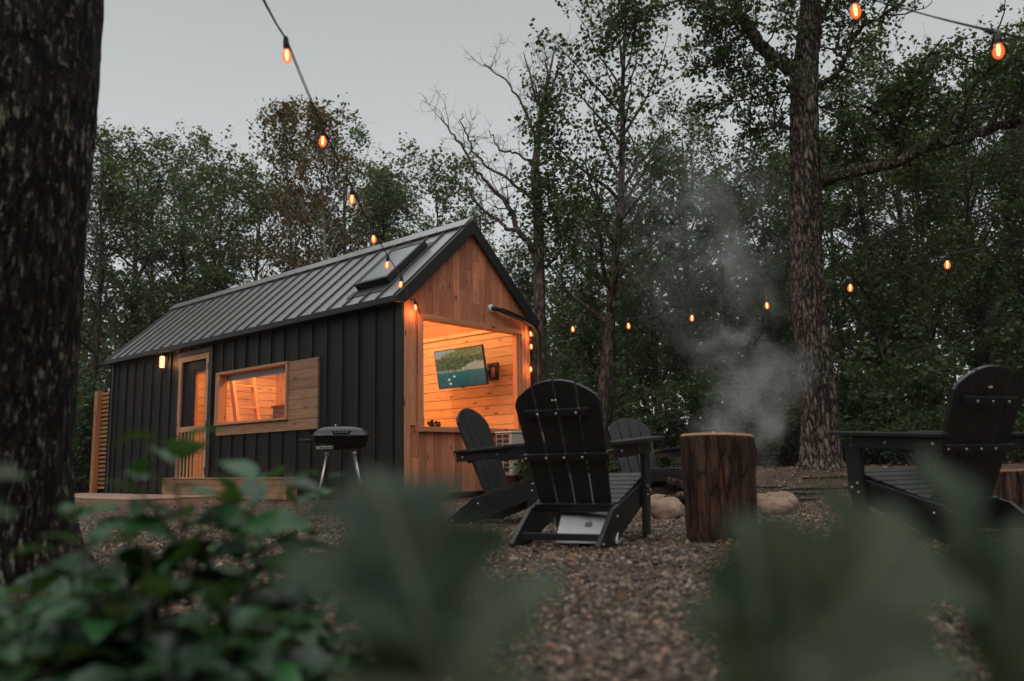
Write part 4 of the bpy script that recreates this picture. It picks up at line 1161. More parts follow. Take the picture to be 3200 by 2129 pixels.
# ------------------------------------------------------------------ trees
def grow_tree(seed, H, base_h, spread, tr, lean=(0, 0), limbs=16, subs=5, twigs=4, lf=9, size=.09, profile='oval', up_=.45, tw_len=.55, trunk=None, droop=.2, elong=1.5, wob=.03, sigma=.13, skip=None, side=None):
    """returns (MB branches, leaf points)"""
    rs = np.random.RandomState(seed); random.seed(seed)
    mb = MB(); mb.smooth = True
    if trunk is None:
        n = 12; pts = []
        wx, wy = rs.uniform(0, 6, 2)
        for i in range(n+1):
            t = i/n; pts.append(Vector((lean[0]*t*H+wob*H*.3*math.sin(wx+t*5)*t, lean[1]*t*H+wob*H*.3*math.sin(wy+t*4.3)*t, t*H*.97)))
    else: pts = [Vector(p) for p in trunk]; n = len(pts)-1
    rad = [tr*(1-.86*(i/n)**.9)+(.35*tr*math.exp(-i/n*14)) for i in range(n+1)]
    mb.tube(pts, rad, 10, True, .08)
    def at(h):
        for i in range(n):
            if pts[i+1].z >= h: f = (h-pts[i].z)/max(1e-6, pts[i+1].z-pts[i].z); return pts[i].lerp(pts[i+1], f), rad[i]+(rad[i+1]-rad[i])*f
        return pts[-1], rad[-1]
    L = []
    az = rs.uniform(0, 6.28)
    for i in range(limbs):
        f = (i+.5)/limbs; h = base_h+(H*.97-base_h)*f*.98
        az += 2.4+rs.uniform(-.5, .5)
        if side is not None and rs.rand() < side[1]: az = side[0]+rs.uniform(-.8, .8)
        if profile == 'oval': w = math.sin(math.pi*min(1, .18+f*.80))**.7
        elif profile == 'cone': w = 1-.75*f
        elif profile == 'vase': w = .35+.65*f if f < .75 else 1-1.2*(f-.75)
        else: w = 1
        ln = spread*max(.22, w)*rs.uniform(.75, 1.15)
        p, r0 = at(h); r0 = min(r0*.6, tr*.42)
        e = up_+.5*f+rs.uniform(-.15, .2)
        d = Vector((math.cos(az)*math.cos(e), math.sin(az)*math.cos(e), math.sin(e)))
        lp_ = [p.copy()]; q = p.copy(); m = 6
        for k in range(m):
            d = (d+Vector((rs.normal(0, .13), rs.normal(0, .13), rs.normal(.02, .1)))).normalized(); q = q+d*ln/m; lp_.append(q.copy())
        lr = [r0*(1-.85*k/m) for k in range(m+1)]
        mb.tube(lp_, lr, 6, False)
        for j in range(subs):
            g_ = .25+.75*(j+rs.rand())/subs; kk = min(m-1, int(g_*m)); sp = lp_[kk].lerp(lp_[kk+1], g_*m-kk) if g_ < 1 else lp_[-1]
            sd2 = (lp_[kk+1]-lp_[kk]).normalized()
            rv = Vector(rs.normal(0, 1, 3)); rv = (rv-sd2*rv.dot(sd2)).normalized()
            d2 = (sd2*.55+rv*.85+Vector((0, 0, .18))).normalized(); sl = ln*rs.uniform(.28, .5)*(1.15-.5*g_)
            q2 = sp.copy(); sp_ = [q2.copy()]
            for k in range(4):
                d2 = (d2+Vector(rs.normal(0, .17, 3))+Vector((0, 0, .03))).normalized(); q2 = q2+d2*sl/4; sp_.append(q2.copy())
            r2 = max(.004, lr[kk]*.45)
            mb.tube(sp_, [r2*(1-.8*k/4) for k in range(5)], 4, False)
            for w_ in range(twigs):
                k3 = rs.randint(1, 5); b0 = sp_[k3]; d3 = (Vector(rs.normal(0, 1, 3))+d2*.9+Vector((0, 0, .1))).normalized(); tl = tw_len*rs.uniform(.4, 1)
                tip = b0+d3*tl*.5; tip2 = tip+(d3+Vector(rs.normal(0, .3, 3))-Vector((0, 0, droop*.4))).normalized()*tl*.5
                mb.tube([b0, tip, tip2], [max(.0028, r2*.3), .0028, .0016], 3, False)
                if skip is not None and skip(b0, rs): continue
                for k in range(lf):
                    g3 = rs.rand()**.7; c = b0.lerp(tip, g3*2) if g3 < .5 else tip.lerp(tip2, g3*2-1)
                    L.append((c.x+rs.normal(0, sigma), c.y+rs.normal(0, sigma), c.z+rs.normal(0, sigma)-droop*.05))
    return mb, np.array(L) if L else np.zeros((0, 3))

def tree(name, mbL, loc, barkm, leafm, size, label, cat='tree', group=None, droop=.2, elong=1.5, scale=1, rz=0):
    mb, L = mbL
    t = empty(name, loc, rz, label, cat, group)
    mb.build('trunk', barkm, t)
    if len(L):
        V, F, r_ = leaf_quads(L, size, droop=droop, elong=elong)
        np_mesh('crown', V, F, leafm, t, rnd=r_)
    t.scale = (scale,)*3
    return t

# --- the big trunk at the picture edge
def big_trunk():
    t = empty('old_tree', (-2.475, 3.75, 0), 0, 'massive dark lichen spotted tree trunk filling the picture edge', 'tree')
    n = 160; rows = 150; Ht = 8.0; V = []
    for j in range(rows+1):
        z = -.05+Ht*(j/rows)**1.15
        for k in range(n):
            a = 2*math.pi*k/n; ca, sa = math.cos(a), math.sin(a)
            rr = .405-.012*z+.12*math.exp(-max(0, z)*5.5)*(1+.8*math.sin(a*5+.8))+.02*noise.noise((ca*1.2, sa*1.2, z*.7))
            nn = noise.noise((ca*7+.6*noise.noise((ca*3, sa*3, z*1.5)), sa*7, z*1.4)); rr += .008*(1-abs(nn)*3)
            rr += .007*noise.noise((ca*19, sa*19, z*6))
            V.append(((rr)*ca+.015*z, rr*sa, z))
    F = [(j*n+k, j*n+(k+1) % n, (j+1)*n+(k+1) % n, (j+1)*n+k) for j in range(rows) for k in range(n)]
    np_mesh('trunk', np.array(V), np.array(F), M['bark_big'], t, smooth=True)
big_trunk()

# --- the oak
def oak():
    px = [(1893, 1092, .25), (1890, 1060, .215), (1886, 950, .195), (1872, 800, .185), (1862, 700, .18), (1855, 550, .17), (1855, 400, .16), (1851, 300, .158), (1851, 200, .155), (1857, 120, .13), (1862, 60, .12), (1866, 0, .11), (1872, -120, .10), (1890, -330, .08), (1900, -600, .05)]
    D = 10.0
    t = empty('oak_tree', (0, 0, 0), 0, 'tall oak with rough furrowed bark and a long reaching side limb, beyond the fire pit', 'tree')
    P = [sight(x, y, D) for x, y, r_ in px]; rad = [r_*1.08 for _, _, r_ in px]
    root = Vector((P[0].x, P[0].y, zt(P[0].x, P[0].y)-.05)); P[0] = root
    t.location = root; P = [p-root for p in P]
    S = []
    for i in range(len(P)-1):
        m = max(2, int((P[i+1]-P[i]).length/.07))
        for k in range(m): f = k/m; S.append((P[i].lerp(P[i+1], f), rad[i]+(rad[i+1]-rad[i])*f))
    n = 72; V = []
    for c, r_ in S:
        for k in range(n):
            a = 2*math.pi*k/n; ca, sa = math.cos(a), math.sin(a); z = c.z
            rr = r_*(1+.06*noise.noise((ca, sa, z*1.3)))+.014*(1-3*abs(noise.noise((ca*5+.5*noise.noise((ca*3, sa*3, z*3)), sa*5, z*2.6))))+.004*noise.noise((ca*14, sa*14, z*11))
            rr += .07*math.exp(-max(0, z-.04)*9)*(1+math.sin(a*4+1))*.6
            V.append((c.x+rr*ca, c.y+rr*sa, z))
    F = [(j*n+k, j*n+(k+1) % n, (j+1)*n+(k+1) % n, (j+1)*n+k) for j in range(len(S)-1) for k in range(n)]
    np_mesh('trunk', np.array(V), np.array(F), M['bark_oak'], t, smooth=True)
    mb = MB(); mb.smooth = True
    L = []
    rs = np.random.RandomState(5); random.seed(5)
    def limb(pl, r0, r1, dens, D0=10.0, D1=10.0, subs=14, sl=.7, lf=10, ox=0):
        pts = [sight(x, y, D0+(D1-D0)*i/(len(pl)-1))-root for i, (x, y) in enumerate(pl)]
        S_ = []
        for i in range(len(pts)-1):
            for k in range(4): S_.append(pts[i].lerp(pts[i+1], k/4)+Vector(rs.normal(0, .012, 3)))
        S_.append(pts[-1]); m = len(S_)
        mb.tube(S_, [r0+(r1-r0)*i/(m-1) for i in range(m)], 10, True, .1)
        tot = m-1
        for j in range(subs):
            g_ = .12+.88*(j+rs.rand())/subs; k = min(tot-1, int(g_*tot)); b0 = S_[k]
            ax = (S_[k+1]-S_[k]).normalized(); rv = Vector(rs.normal(0, 1, 3)); rv = (rv-ax*rv.dot(ax)).normalized()
            d = (ax*.5+rv).normalized(); q = b0.copy(); l2 = sl*rs.uniform(.6, 1.3); sp_ = [q.copy()]
            for k2 in range(5): d = (d+Vector(rs.normal(0, .25, 3))).normalized(); q = q+d*l2/5; sp_.append(q.copy())
            mb.tube(sp_, [.012*(1-.75*k2/5)+.002 for k2 in range(6)], 4, False)
            for w_ in range(dens):
                b1 = sp_[rs.randint(1, 6)]; d3 = Vector(rs.normal(0, 1, 3)).normalized(); tl = rs.uniform(.15, .42)
                e_ = b1+d3*tl; mb.tube([b1, b1.lerp(e_, .5)+Vector(rs.normal(0, .02, 3)), e_], [.004, .003, .0015], 3, False)
                for k3 in range(int(lf*1.45)):
                    c = b1.lerp(e_, rs.rand()**.6); L.append((c.x+rs.normal(0, .045), c.y+rs.normal(0, .045), c.z+rs.normal(0, .045)))
    # long bare side limb and the others
    limb([(1888, 425), (1915, 408), (1975, 393), (2060, 375), (2120, 345), (2190, 325), (2260, 305), (2330, 285), (2420, 255), (2560, 190)], .082, .036, 5, 10, 8.6, 16, .5, 7)
    limb([(1835, 165), (1810, 150), (1775, 130), (1748, 100), (1725, 65), (1700, 30), (1680, -20), (1650, -100)], .10, .06, 7, 10, 10, 16, .75, 10)
    limb([(1880, 200), (1905, 185), (1935, 160), (1950, 130), (1960, 85), (1990, 60), (2050, 25), (2110, -20)], .04, .018, 7, 10, 9.6, 16, .7, 10)
    limb([(1875, 120), (1885, 60), (1895, 20), (1930, -30), (2000, -90)], .05, .03, 7, 10, 9.8, 12, .7, 10)
    limb([(1838, 395), (1790, 400), (1735, 410), (1700, 425), (1670, 450)], .018, .008, 6, 10, 10.3, 8, .45, 7)
    limb([(1840, 300), (1800, 290), (1760, 300), (1700, 310)], .016, .007, 8, 10, 10.2, 9, .5, 8)
    limb([(1845, 215), (1790, 215), (1740, 225), (1690, 235), (1645, 250)], .02, .008, 9, 10, 10.2, 12, .55, 9)
    limb([(1725, 65), (1690, 90), (1660, 120), (1640, 160)], .03, .010, 9, 10, 10.1, 9, .5, 9)
    limb([(1700, 30), (1650, 20), (1610, 5), (1560, -10)], .03, .010, 9, 10, 10.1, 9, .5, 9)
    limb([(1888, 350), (1930, 320), (1970, 330), (2010, 345)], .018, .008, 8, 10, 9.6, 8, .5, 8)
    limb([(1885, 250), (1930, 235), (1985, 245), (2040, 260), (2110, 270)], .022, .008, 10, 10, 9.5, 12, .6, 9)
    limb([(2060, 372), (2080, 320), (2075, 270), (2090, 210), (2120, 150), (2170, 90)], .032, .012, 9, 9.7, 9.4, 14, .6, 9)
    limb([(2190, 325), (2215, 270), (2235, 210), (2280, 150), (2340, 100)], .032, .012, 9, 9.4, 9.0, 14, .6, 9)
    limb([(2330, 285), (2345, 230), (2380, 170), (2440, 120)], .03, .012, 9, 8.8, 8.6, 12, .6, 9)
    limb([(1867, -10), (1820, -60), (1760, -100)], .05, .02, 9, 10, 10, 12, .7, 10)
    # broken stub and clinging dead twigs
    mb.tube([sight(1880, 690, 9.9)-root, sight(1902, 686, 9.85)-root, sight(1915, 676, 9.83)-root], [.05, .035, .006], 8, True, .3)
    for i in range(26):
        a = sight(rs.uniform(1832, 1882), rs.uniform(430, 900), 9.80)-root; q = [a]
        for k in range(4): q.append(q[-1]+Vector((rs.normal(0, .04), -.01*k, -rs.uniform(.03, .09))))
        mb.tube(q, [.006, .005, .004, .003, .002], 4, False)
    mb.build('limbs', M['bark_oak'], t)
    V, F, r_ = leaf_quads(np.array(L), .041, elong=1.6)
    np_mesh('crown', V, F, M['leaf_oak'], t, rnd=r_)
oak()

# --- young maple in the middle
mp_pts = [sight(x, y, 13) for x, y in ((1385, 1010), (1392, 900), (1403, 760), (1412, 640), (1422, 540), (1430, 450), (1433, 300), (1433, 200), (1438, 80), (1441, -30))]
b0 = Vector((mp_pts[0].x, 13, zt(mp_pts[0].x, 13)-.05)); mp_pts[0] = b0
g1 = grow_tree(21, mp_pts[-1].z-b0.z, 2.6, 1.95, .115, trunk=[p-b0 for p in mp_pts], limbs=30, subs=6, twigs=5, lf=6, size=.1, profile='oval', up_=.7, tw_len=.45, sigma=.06)
tree('maple_tree', g1, b0, M['bark'], M['leaf_maple'], .062, 'slender upright maple with airy leaves, rising between the cabin and the oak', group=None, elong=1.35)

# --- half bare tree behind the gable
def bare():
    D = 14.0
    t = empty('bare_tree', (0, 0, 0), 0, 'half dead tree with twisting bare grey limbs just past the gable roof', 'tree')
    tp = [sight(x, y, D) for x, y in ((1246, 1010), (1245, 900), (1243, 760), (1241, 640), (1240, 540), (1237, 450), (1230, 400), (1238, 330), (1245, 260), (1262, 180), (1275, 120))]
    root = Vector((tp[0].x, D, zt(tp[0].x, D)-.05)); tp[0] = root; t.location = root
    mb = MB(); mb.smooth = True; rs = np.random.RandomState(9); L = []
    mb.tube([p-root for p in tp], [.13, .12, .11, .105, .10, .09, .08, .06, .05, .03, .015], 10, True, .08)
    def br(pl, r0, r1, n=6, sl=.5, D0=14, D1=14, depth=2):
        pts = [sight(x, y, D0+(D1-D0)*i/(len(pl)-1))-root for i, (x, y) in enumerate(pl)]; S_ = []
        for i in range(len(pts)-1):
            for k in range(4): S_.append(pts[i].lerp(pts[i+1], k/4)+Vector(rs.normal(0, .014, 3)))
        S_.append(pts[-1]); m = len(S_); mb.tube(S_, [r0+(r1-r0)*i/(m-1) for i in range(m)], 7, False, .08)
        def tw(b_, d, l_, r_, dep):
            q = b_.copy(); S2 = [q.copy()]
            for k in range(4): d = (d+Vector(rs.normal(0, .22, 3))+Vector((0, 0, .05))).normalized(); q = q+d*l_/4; S2.append(q.copy())
            mb.tube(S2, [r_*(1-.7*k/4) for k in range(5)], 4, False)
            if dep:
                for k in range(4): tw(S2[rs.randint(1, 5)], (d+Vector(rs.normal(0, .8, 3))).normalized(), l_*rs.uniform(.4, .75), r_*.55, dep-1)
        for j in range(n):
            k = int((.15+.85*rs.rand())*(m-2)); ax = (S_[k+1]-S_[k]).normalized()
            tw(S_[k], (ax*.6+Vector(rs.normal(0, .7, 3))+Vector((0, 0, .3))).normalized(), sl*rs.uniform(.5, 1.2), max(.008, (r0+(r1-r0)*k/m)*.4), depth)
    br([(1238, 600), (1215, 555), (1190, 530), (1183, 500), (1160, 455), (1130, 430), (1095, 395), (1060, 330), (1030, 295), (1015, 270)], .06, .010, 12, .55)
    br([(1190, 530), (1165, 527), (1145, 505), (1120, 490), (1095, 465), (1080, 440), (1070, 410)], .04, .010, 7, .45)
    br([(1240, 470), (1215, 450), (1185, 425), (1150, 400), (1120, 385), (1090, 350), (1075, 310), (1060, 280), (1065, 262)], .035, .008, 10, .45)
    br([(1238, 380), (1210, 368), (1180, 350), (1150, 345), (1135, 320), (1125, 300)], .028, .008, 7, .4)
    br([(1240, 330), (1215, 270), (1195, 230), (1170, 190), (1135, 165), (1115, 150)], .03, .007, 9, .5)
    br([(1245, 260), (1225, 200), (1215, 150), (1205, 120)], .03, .006, 9, .5)
    br([(1262, 180), (1255, 130), (1250, 95)], .02, .006, 7, .45)
    br([(1246, 260), (1270, 210), (1290, 150), (1300, 130)], .03, .006, 7, .45)
    br([(1130, 520), (1105, 500), (1108, 560), (1100, 590)], .014, .008, 3, .3, 14, 14, 1)
    br([(1145, 507), (1120, 515), (1100, 510)], .016, .007, 2, .3, 14, 14, 1)
    br([(1240, 700), (1210, 690), (1180, 705), (1150, 720)], .022, .008, 6, .45)
    br([(1244, 620), (1275, 600), (1300, 560), (1310, 500)], .04, .01, 6, .5)
    mb.build('trunk', M['bark_bare'], t)
    # leaves clinging up the stem
    cl = []
    for px_, py_, sx_, sy_, k in ((1250, 330, 35, 90, 900), (1275, 420, 45, 60, 900), (1260, 250, 30, 60, 500), (1300, 500, 60, 60, 1000), (1225, 470, 18, 60, 300), (1290, 300, 40, 90, 900), (1255, 560, 40, 50, 600), (1290, 200, 30, 60, 400)):
        for c in range(k//26):
            cc = sight(px_+rs.normal(0, sx_*.8), py_+rs.normal(0, sy_*.8), 14+rs.normal(0, .3))-root
            for q in range(20): L.append((cc.x+rs.normal(0, .11), cc.y+rs.normal(0, .11), cc.z+rs.normal(0, .11)))
    V, F, r_ = leaf_quads(np.array(L), .055); np_mesh('crown', V, F, M['leaf_maple'], t, rnd=r_)
bare()

# --- birches behind the roof
def lab(i, L): return L[i % len(L)]
for i, (px_, D, topy, sd, lab_) in enumerate(((655, 19.5, 225, 31, 'tall birch with drooping rust tinged leaves, the higher of the two birches'), (735, 19.0, 232, 32, 'birch with leaning white trunk just behind the roof ridge'))):
    tp = sight(px_, topy, D); base = Vector((sight(px_+(60 if i == 0 else 30), 900, D).x, D, zt(0, D)-.05)); H = tp.z
    g1 = grow_tree(sd, H, H*.36, 1.85, .075, lean=((tp.x-base.x)/H, 0), limbs=24, subs=6, twigs=5, lf=5, profile='oval', up_=.8, tw_len=.5, droop=1.0, sigma=.07)
    tree('birch_tree', g1, base, M['bark_pale'], M['leaf_birch'], .066, lab_, group=None, droop=1.6, elong=1.9)

# --- generic forest variants, built once and copied
VAR = []
specs = [(41, 9.5, 2.2, 2.3, .15, 30, 7, 5, 13, 'vase', .45), (42, 10.5, 3.0, 2.2, .13, 30, 7, 5, 12, 'oval', .6), (43, 8.5, 1.6, 2.4, .12, 28, 7, 5, 13, 'vase', .5), (44, 11.0, 2.4, 2.8, .17, 34, 7, 5, 12, 'vase', .45)]
def mk_variant(i, name, bark, leafm, size, label, group):
    sd, H, bh, sp, tr, li, su, tw, lf, pr, up_ = specs[i]
    g1 = grow_tree(sd, H, bh, sp, tr, limbs=li, subs=su, twigs=tw, lf=lf, profile=pr, up_=up_, tw_len=.62, sigma=.09, skip=lambda b, r: noise.noise(b*1.05) < -.10)
    return tree(name, g1, (0, 0, 0), bark, leafm, size, label, 'tree', group), H
far_group = 'leafy trees standing behind the cabin'
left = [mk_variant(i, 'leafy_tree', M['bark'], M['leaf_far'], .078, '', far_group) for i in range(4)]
used = set()
def put(var, key, loc, H, rz, label, group, wide=1.0, leafm=None):
    o, H0 = var
    if key not in used: used.add(key); c = o
    else: c = copy_tree(o)
    c.location = loc; c.rotation_euler = (0, 0, rz); s = H/H0; c.scale = (s*wide, s*wide, s); tag(c, label, 'tree', group)
    if leafm:
        for ch in c.children:
            if ch.name.startswith('crown'): ch.material_slots[0].link = 'OBJECT'; ch.material_slots[0].material = leafm
    return c
rs = np.random.RandomState(77)
LT = [ # px, top y, D, variant, label
 (330, 300, 23, 0, 'broad round crowned tree, the highest mass between the big trunk and the birches'),
 (245, 300, 20, 1, 'leafy tree close beside the big trunk, behind the far end of the cabin'),
 (440, 335, 24, 3, 'leafy tree between the broad round crown and the birches'),
 (520, 375, 21, 2, 'lower leafy tree before the higher birch, above the roof line'),
 (600, 400, 24, 0, 'green tree filling in behind the two birches'),
 (800, 325, 25, 3, 'olive leafy tree just past the birches, behind the ridge'),
 (885, 330, 23, 1, 'rounded olive tree behind the middle of the ridge'),
 (1000, 355, 20, 2, 'bright green tree next to the gable peak, behind the ridge'),
 (1150, 545, 24, 0, 'low olive tree framed by the bare limbs past the gable')]
for px_, ty_, D, vi, lb in LT:
    tp = sight(px_, ty_, D); z0 = zt(tp.x, D)
    put(left[vi], ('L', vi), (tp.x, D, z0-.1), tp.z-z0-.75, rs.uniform(0, 6.28), lb, None, 1.08)
for i in range(6):
    px_ = 150+i*185+rs.uniform(-25, 25); D = 27+rs.uniform(0, 7); ty_ = np.interp(px_, [150, 330, 520, 700, 900, 1060, 1200], [420, 400, 470, 470, 450, 530, 600])+rs.uniform(10, 60)
    tp = sight(px_, ty_, D); vi = rs.randint(4)
    put(left[vi], ('L', vi), (tp.x, D, -.1), tp.z+.2, rs.uniform(0, 6.28), 'hazy green tree in the row farther back behind the cabin', 'farther row of trees behind the cabin', 1.1)

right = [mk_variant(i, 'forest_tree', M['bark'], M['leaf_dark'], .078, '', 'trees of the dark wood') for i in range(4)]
RT = [ (1350, 520, 17, 2), (1490, 400, 16.5, 0), (1565, 335, 19, 3), (1650, 430, 17, 1), (1745, 400, 17, 0), (1820, 420, 19, 2), (1965, 250, 15, 3), (2100, 330, 14, 1), (2215, 300, 15.5, 0), (2340, 210, 14, 3), (2460, 60, 12.5, 1),
  (2040, 200, 19, 0), (2290, 260, 19, 2), (2430, 120, 18, 3), (1900, 330, 20, 1), (2600, 150, 14, 0), (2760, 60, 15, 3), (2900, 100, 13, 1)]
for k, (px_, ty_, D, vi) in enumerate(RT):
    tp = sight(px_, ty_, D); z0 = zt(tp.x, D)
    nearoak = px_ > 1850
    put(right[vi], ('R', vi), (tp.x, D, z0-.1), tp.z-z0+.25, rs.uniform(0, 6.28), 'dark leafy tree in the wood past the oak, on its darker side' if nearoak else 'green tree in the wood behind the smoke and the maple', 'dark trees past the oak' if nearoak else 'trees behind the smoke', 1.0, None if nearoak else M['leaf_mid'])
for i in range(10):
    px_ = 1180+i*130+rs.uniform(-25, 25); D = 22+rs.uniform(0, 8); ty_ = np.interp(px_, [1180, 1330, 1500, 1700, 1850, 2000, 2400], [600, 520, 450, 440, 400, 330, 250])+rs.uniform(0, 60)
    tp = sight(px_, ty_, D); vi = rs.randint(4); z0 = zt(tp.x, D)
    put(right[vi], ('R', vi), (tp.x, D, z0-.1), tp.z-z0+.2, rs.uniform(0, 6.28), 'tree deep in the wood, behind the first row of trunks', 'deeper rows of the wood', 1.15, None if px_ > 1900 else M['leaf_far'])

# --- understory saplings and shrubs
def shrub_geo(seed, H, sp, stems, lf, size):
    rs_ = np.random.RandomState(seed); random.seed(seed); mb = MB(); mb.smooth = True; L = []
    for i in range(stems):
        a = rs_.uniform(0, 6.28); d = Vector((math.cos(a)*.35, math.sin(a)*.35, 1)).normalized(); q = Vector((rs_.normal(0, .12), rs_.normal(0, .12), -.03)); l_ = H*rs_.uniform(.6, 1.05); S_ = [q.copy()]
        for k in range(7): d = (d+Vector((rs_.normal(0, .14), rs_.normal(0, .14), 0))).normalized(); q = q+d*l_/7; S_.append(q.copy())
        mb.tube(S_, [.014*(1-.8*k/7)+.003 for k in range(8)], 5, False)
        for j in range(9):
            k = rs_.randint(1, 7); b_ = S_[k].lerp(S_[k+1], rs_.rand()); e_ = b_+Vector((rs_.normal(0, 1), rs_.normal(0, 1), rs_.uniform(-.1, .6))).normalized()*sp*rs_.uniform(.3, .8)
            m_ = b_.lerp(e_, .5)+Vector((0, 0, .05)); mb.tube([b_, m_, e_], [.006, .004, .002], 4, False)
            for q2 in range(lf):
                c = b_.lerp(e_, rs_.rand()**.6); L.append((c.x+rs_.normal(0, .06), c.y+rs_.normal(0, .06), c.z+rs_.normal(0, .045)))
    return mb, np.array(L)
shr = []
for i, (H, sp, st_, lf) in enumerate(((2.6, .8, 10, 20), (1.7, .6, 10, 18), (1.0, .42, 10, 15))):
    mb, L = shrub_geo(60+i, H, sp, st_, lf, .08)
    t = empty('understory_shrub', (0, 0, 0), 0, None, 'shrub'); mb.build('stems', M['bark'], t)
    V, F, r_ = leaf_quads(L, .056 if i < 2 else .046, elong=1.5); np_mesh('foliage', V, F, M['leaf_under'], t, rnd=r_); shr.append((t, H))
ush = set()
def putshrub(i, x, y, s, label, group):
    o, H0 = shr[i]
    if i in ush: o = copy_tree(o)
    ush.add(i); o.location = (x, y, zt(x, y)-.02); o.rotation_euler = (0, 0, rs.uniform(0, 6.28)); o.scale = (s*rs.uniform(.9, 1.15), s*rs.uniform(.9, 1.15), s)
    tag(o, label, 'shrub', group)
for i in range(34):
    px_ = 1225+i*46+rs.uniform(-15, 15); D = 13.0+rs.uniform(0, 2.8) if px_ < 1850 else 11.2+rs.uniform(0, 4)
    p = sight(px_, 1000, D)
    if abs(p.x-3.75) < .5 and D < 11: continue
    putshrub(rs.randint(0, 2), p.x, D, rs.uniform(.8, 1.2), 'tall leafy shrub at the edge of the wood', 'shrubs along the edge of the wood')
for i in range(18):
    px_ = 1230+i*66+rs.uniform(-20, 20); D = (11.6 if px_ < 1700 else 10.7)+rs.uniform(0, 1.2)
    p = sight(px_, 1000, D)
    if abs(p.x-3.75) < .45: D += .9
    putshrub(2, p.x, D, rs.uniform(.45, .9), 'knee high leafy plant at the edge of the gravel clearing', 'low plants edging the clearing')
for i in range(9):
    p = sight(170+i*13, 1000, 17.5+rs.uniform(0, 4)); putshrub(rs.randint(0, 2), p.x, p.y, rs.uniform(1.0, 1.6), 'shrub between the big trunk and the privacy screen', 'shrubs beyond the privacy screen')
# far mass of woodland, then the unseen ring of leaves
def woods():
    P = []
    r2 = np.random.RandomState(3)
    for i in range(1000):
        a = r2.uniform(-1.1, 1.1); D = r2.uniform(36, 50); x = D*math.tan(a); h = r2.uniform(0, 1)
        hm = 8 if a < .1 else 11
        c = np.array([x, D, h*hm]); P.append(c+r2.normal(0, 1, (150, 3))*np.array([1.3, 1.0, .8]))
    for i in range(2300):  # unseen side and back ring, added to block low sky light and darken reflections
        a = r2.uniform(1.05, 2*math.pi-1.05); D = r2.uniform(14, 19) + (9 if a > 4.2 else 3 if a < 1.9 else 0); c = np.array([D*math.sin(a)*1.0, D*math.cos(a), r2.uniform(0, 8.5)])
        P.append(c+r2.normal(0, 1, (120, 3))*np.array([.9, .9, .8]))
    P = np.concatenate(P); P = P[P[:, 2] > 0]
    V, F, r_ = leaf_quads(P, .24); o = np_mesh('woods', V, F, M['leaf_dark'], rnd=r_); tag(o, 'distant woodland closing off the view between the trunks, plus an added unseen leaf ring round the camera', kind='stuff')
woods()

# sticks on the forest soil
random.seed(4)
for i, (px_, py_, a) in enumerate(((1800, 1112, .25), (1850, 1100, -.2), (1905, 1125, .1), (1760, 1105, .5), (1960, 1135, 0))):
    F_ = sight(px_, py_, 1.0) - Vector((0, 0, CAM_H)); 
    D = 8.2+i*.25; p = sight(px_, py_, D); z = zt(p.x, D)
    mb = MB(); mb.smooth = True; l_ = random.uniform(.3, .6)
    mb.tube([(-l_*math.cos(a), -l_*math.sin(a)*.3, .02), (-.1, .03, .03), (.12, -.02, .025), (l_*math.cos(a), l_*math.sin(a)*.3, .03)], [.011, .014, .012, .006], 7, True, .2)
    o = mb.build('fallen_stick', M['bark']); o.location = (p.x, D, z); tag(o, 'dead stick lying on the reddish soil in front of the oak', 'stick', 'sticks on the soil in front of the oak')

# ------------------------------------------------------------------ foreground weeds
def leaf_blade(b_, tip, width, up=Vector((0, 0, 1)), fold=.25, curl=.12, ser=True, n=12):
    """one ovate serrated blade from b_ to tip; returns verts, quads"""
    b_, tip = Vector(b_), Vector(tip); ax = tip-b_; ln = ax.length; ax.normalize()
    sd = ax.cross(up); 
    if sd.length < .05: sd = ax.cross(Vector((1, 0, 0)))
    sd.normalize(); nm = sd.cross(ax).normalized()
    vs = []
    for i in range(n+1):
        t = i/n; w = width*.5*(math.sin(math.pi*t**.72)**.85 if 0 < t < 1 else .0)*(1.12-.25*t)
        if ser and i % 2: w *= .86
        c = b_+ax*ln*t + nm*(curl*ln*math.sin(math.pi*t*.9) - curl*ln*.9*t*t)
        row = []
        for s_, f in ((-1, 1), (-.5, .5), (0, 0), (.5, .5), (1, 1)):
            row.append(c+sd*w*s_+nm*(fold*w*f+.012*ln*math.sin(t*22+s_*2)*f))
        vs += row
    fs = [(i*5+k, i*5+k+1, (i+1)*5+k+1, (i+1)*5+k) for i in range(n) for k in range(4)]
    return vs, fs
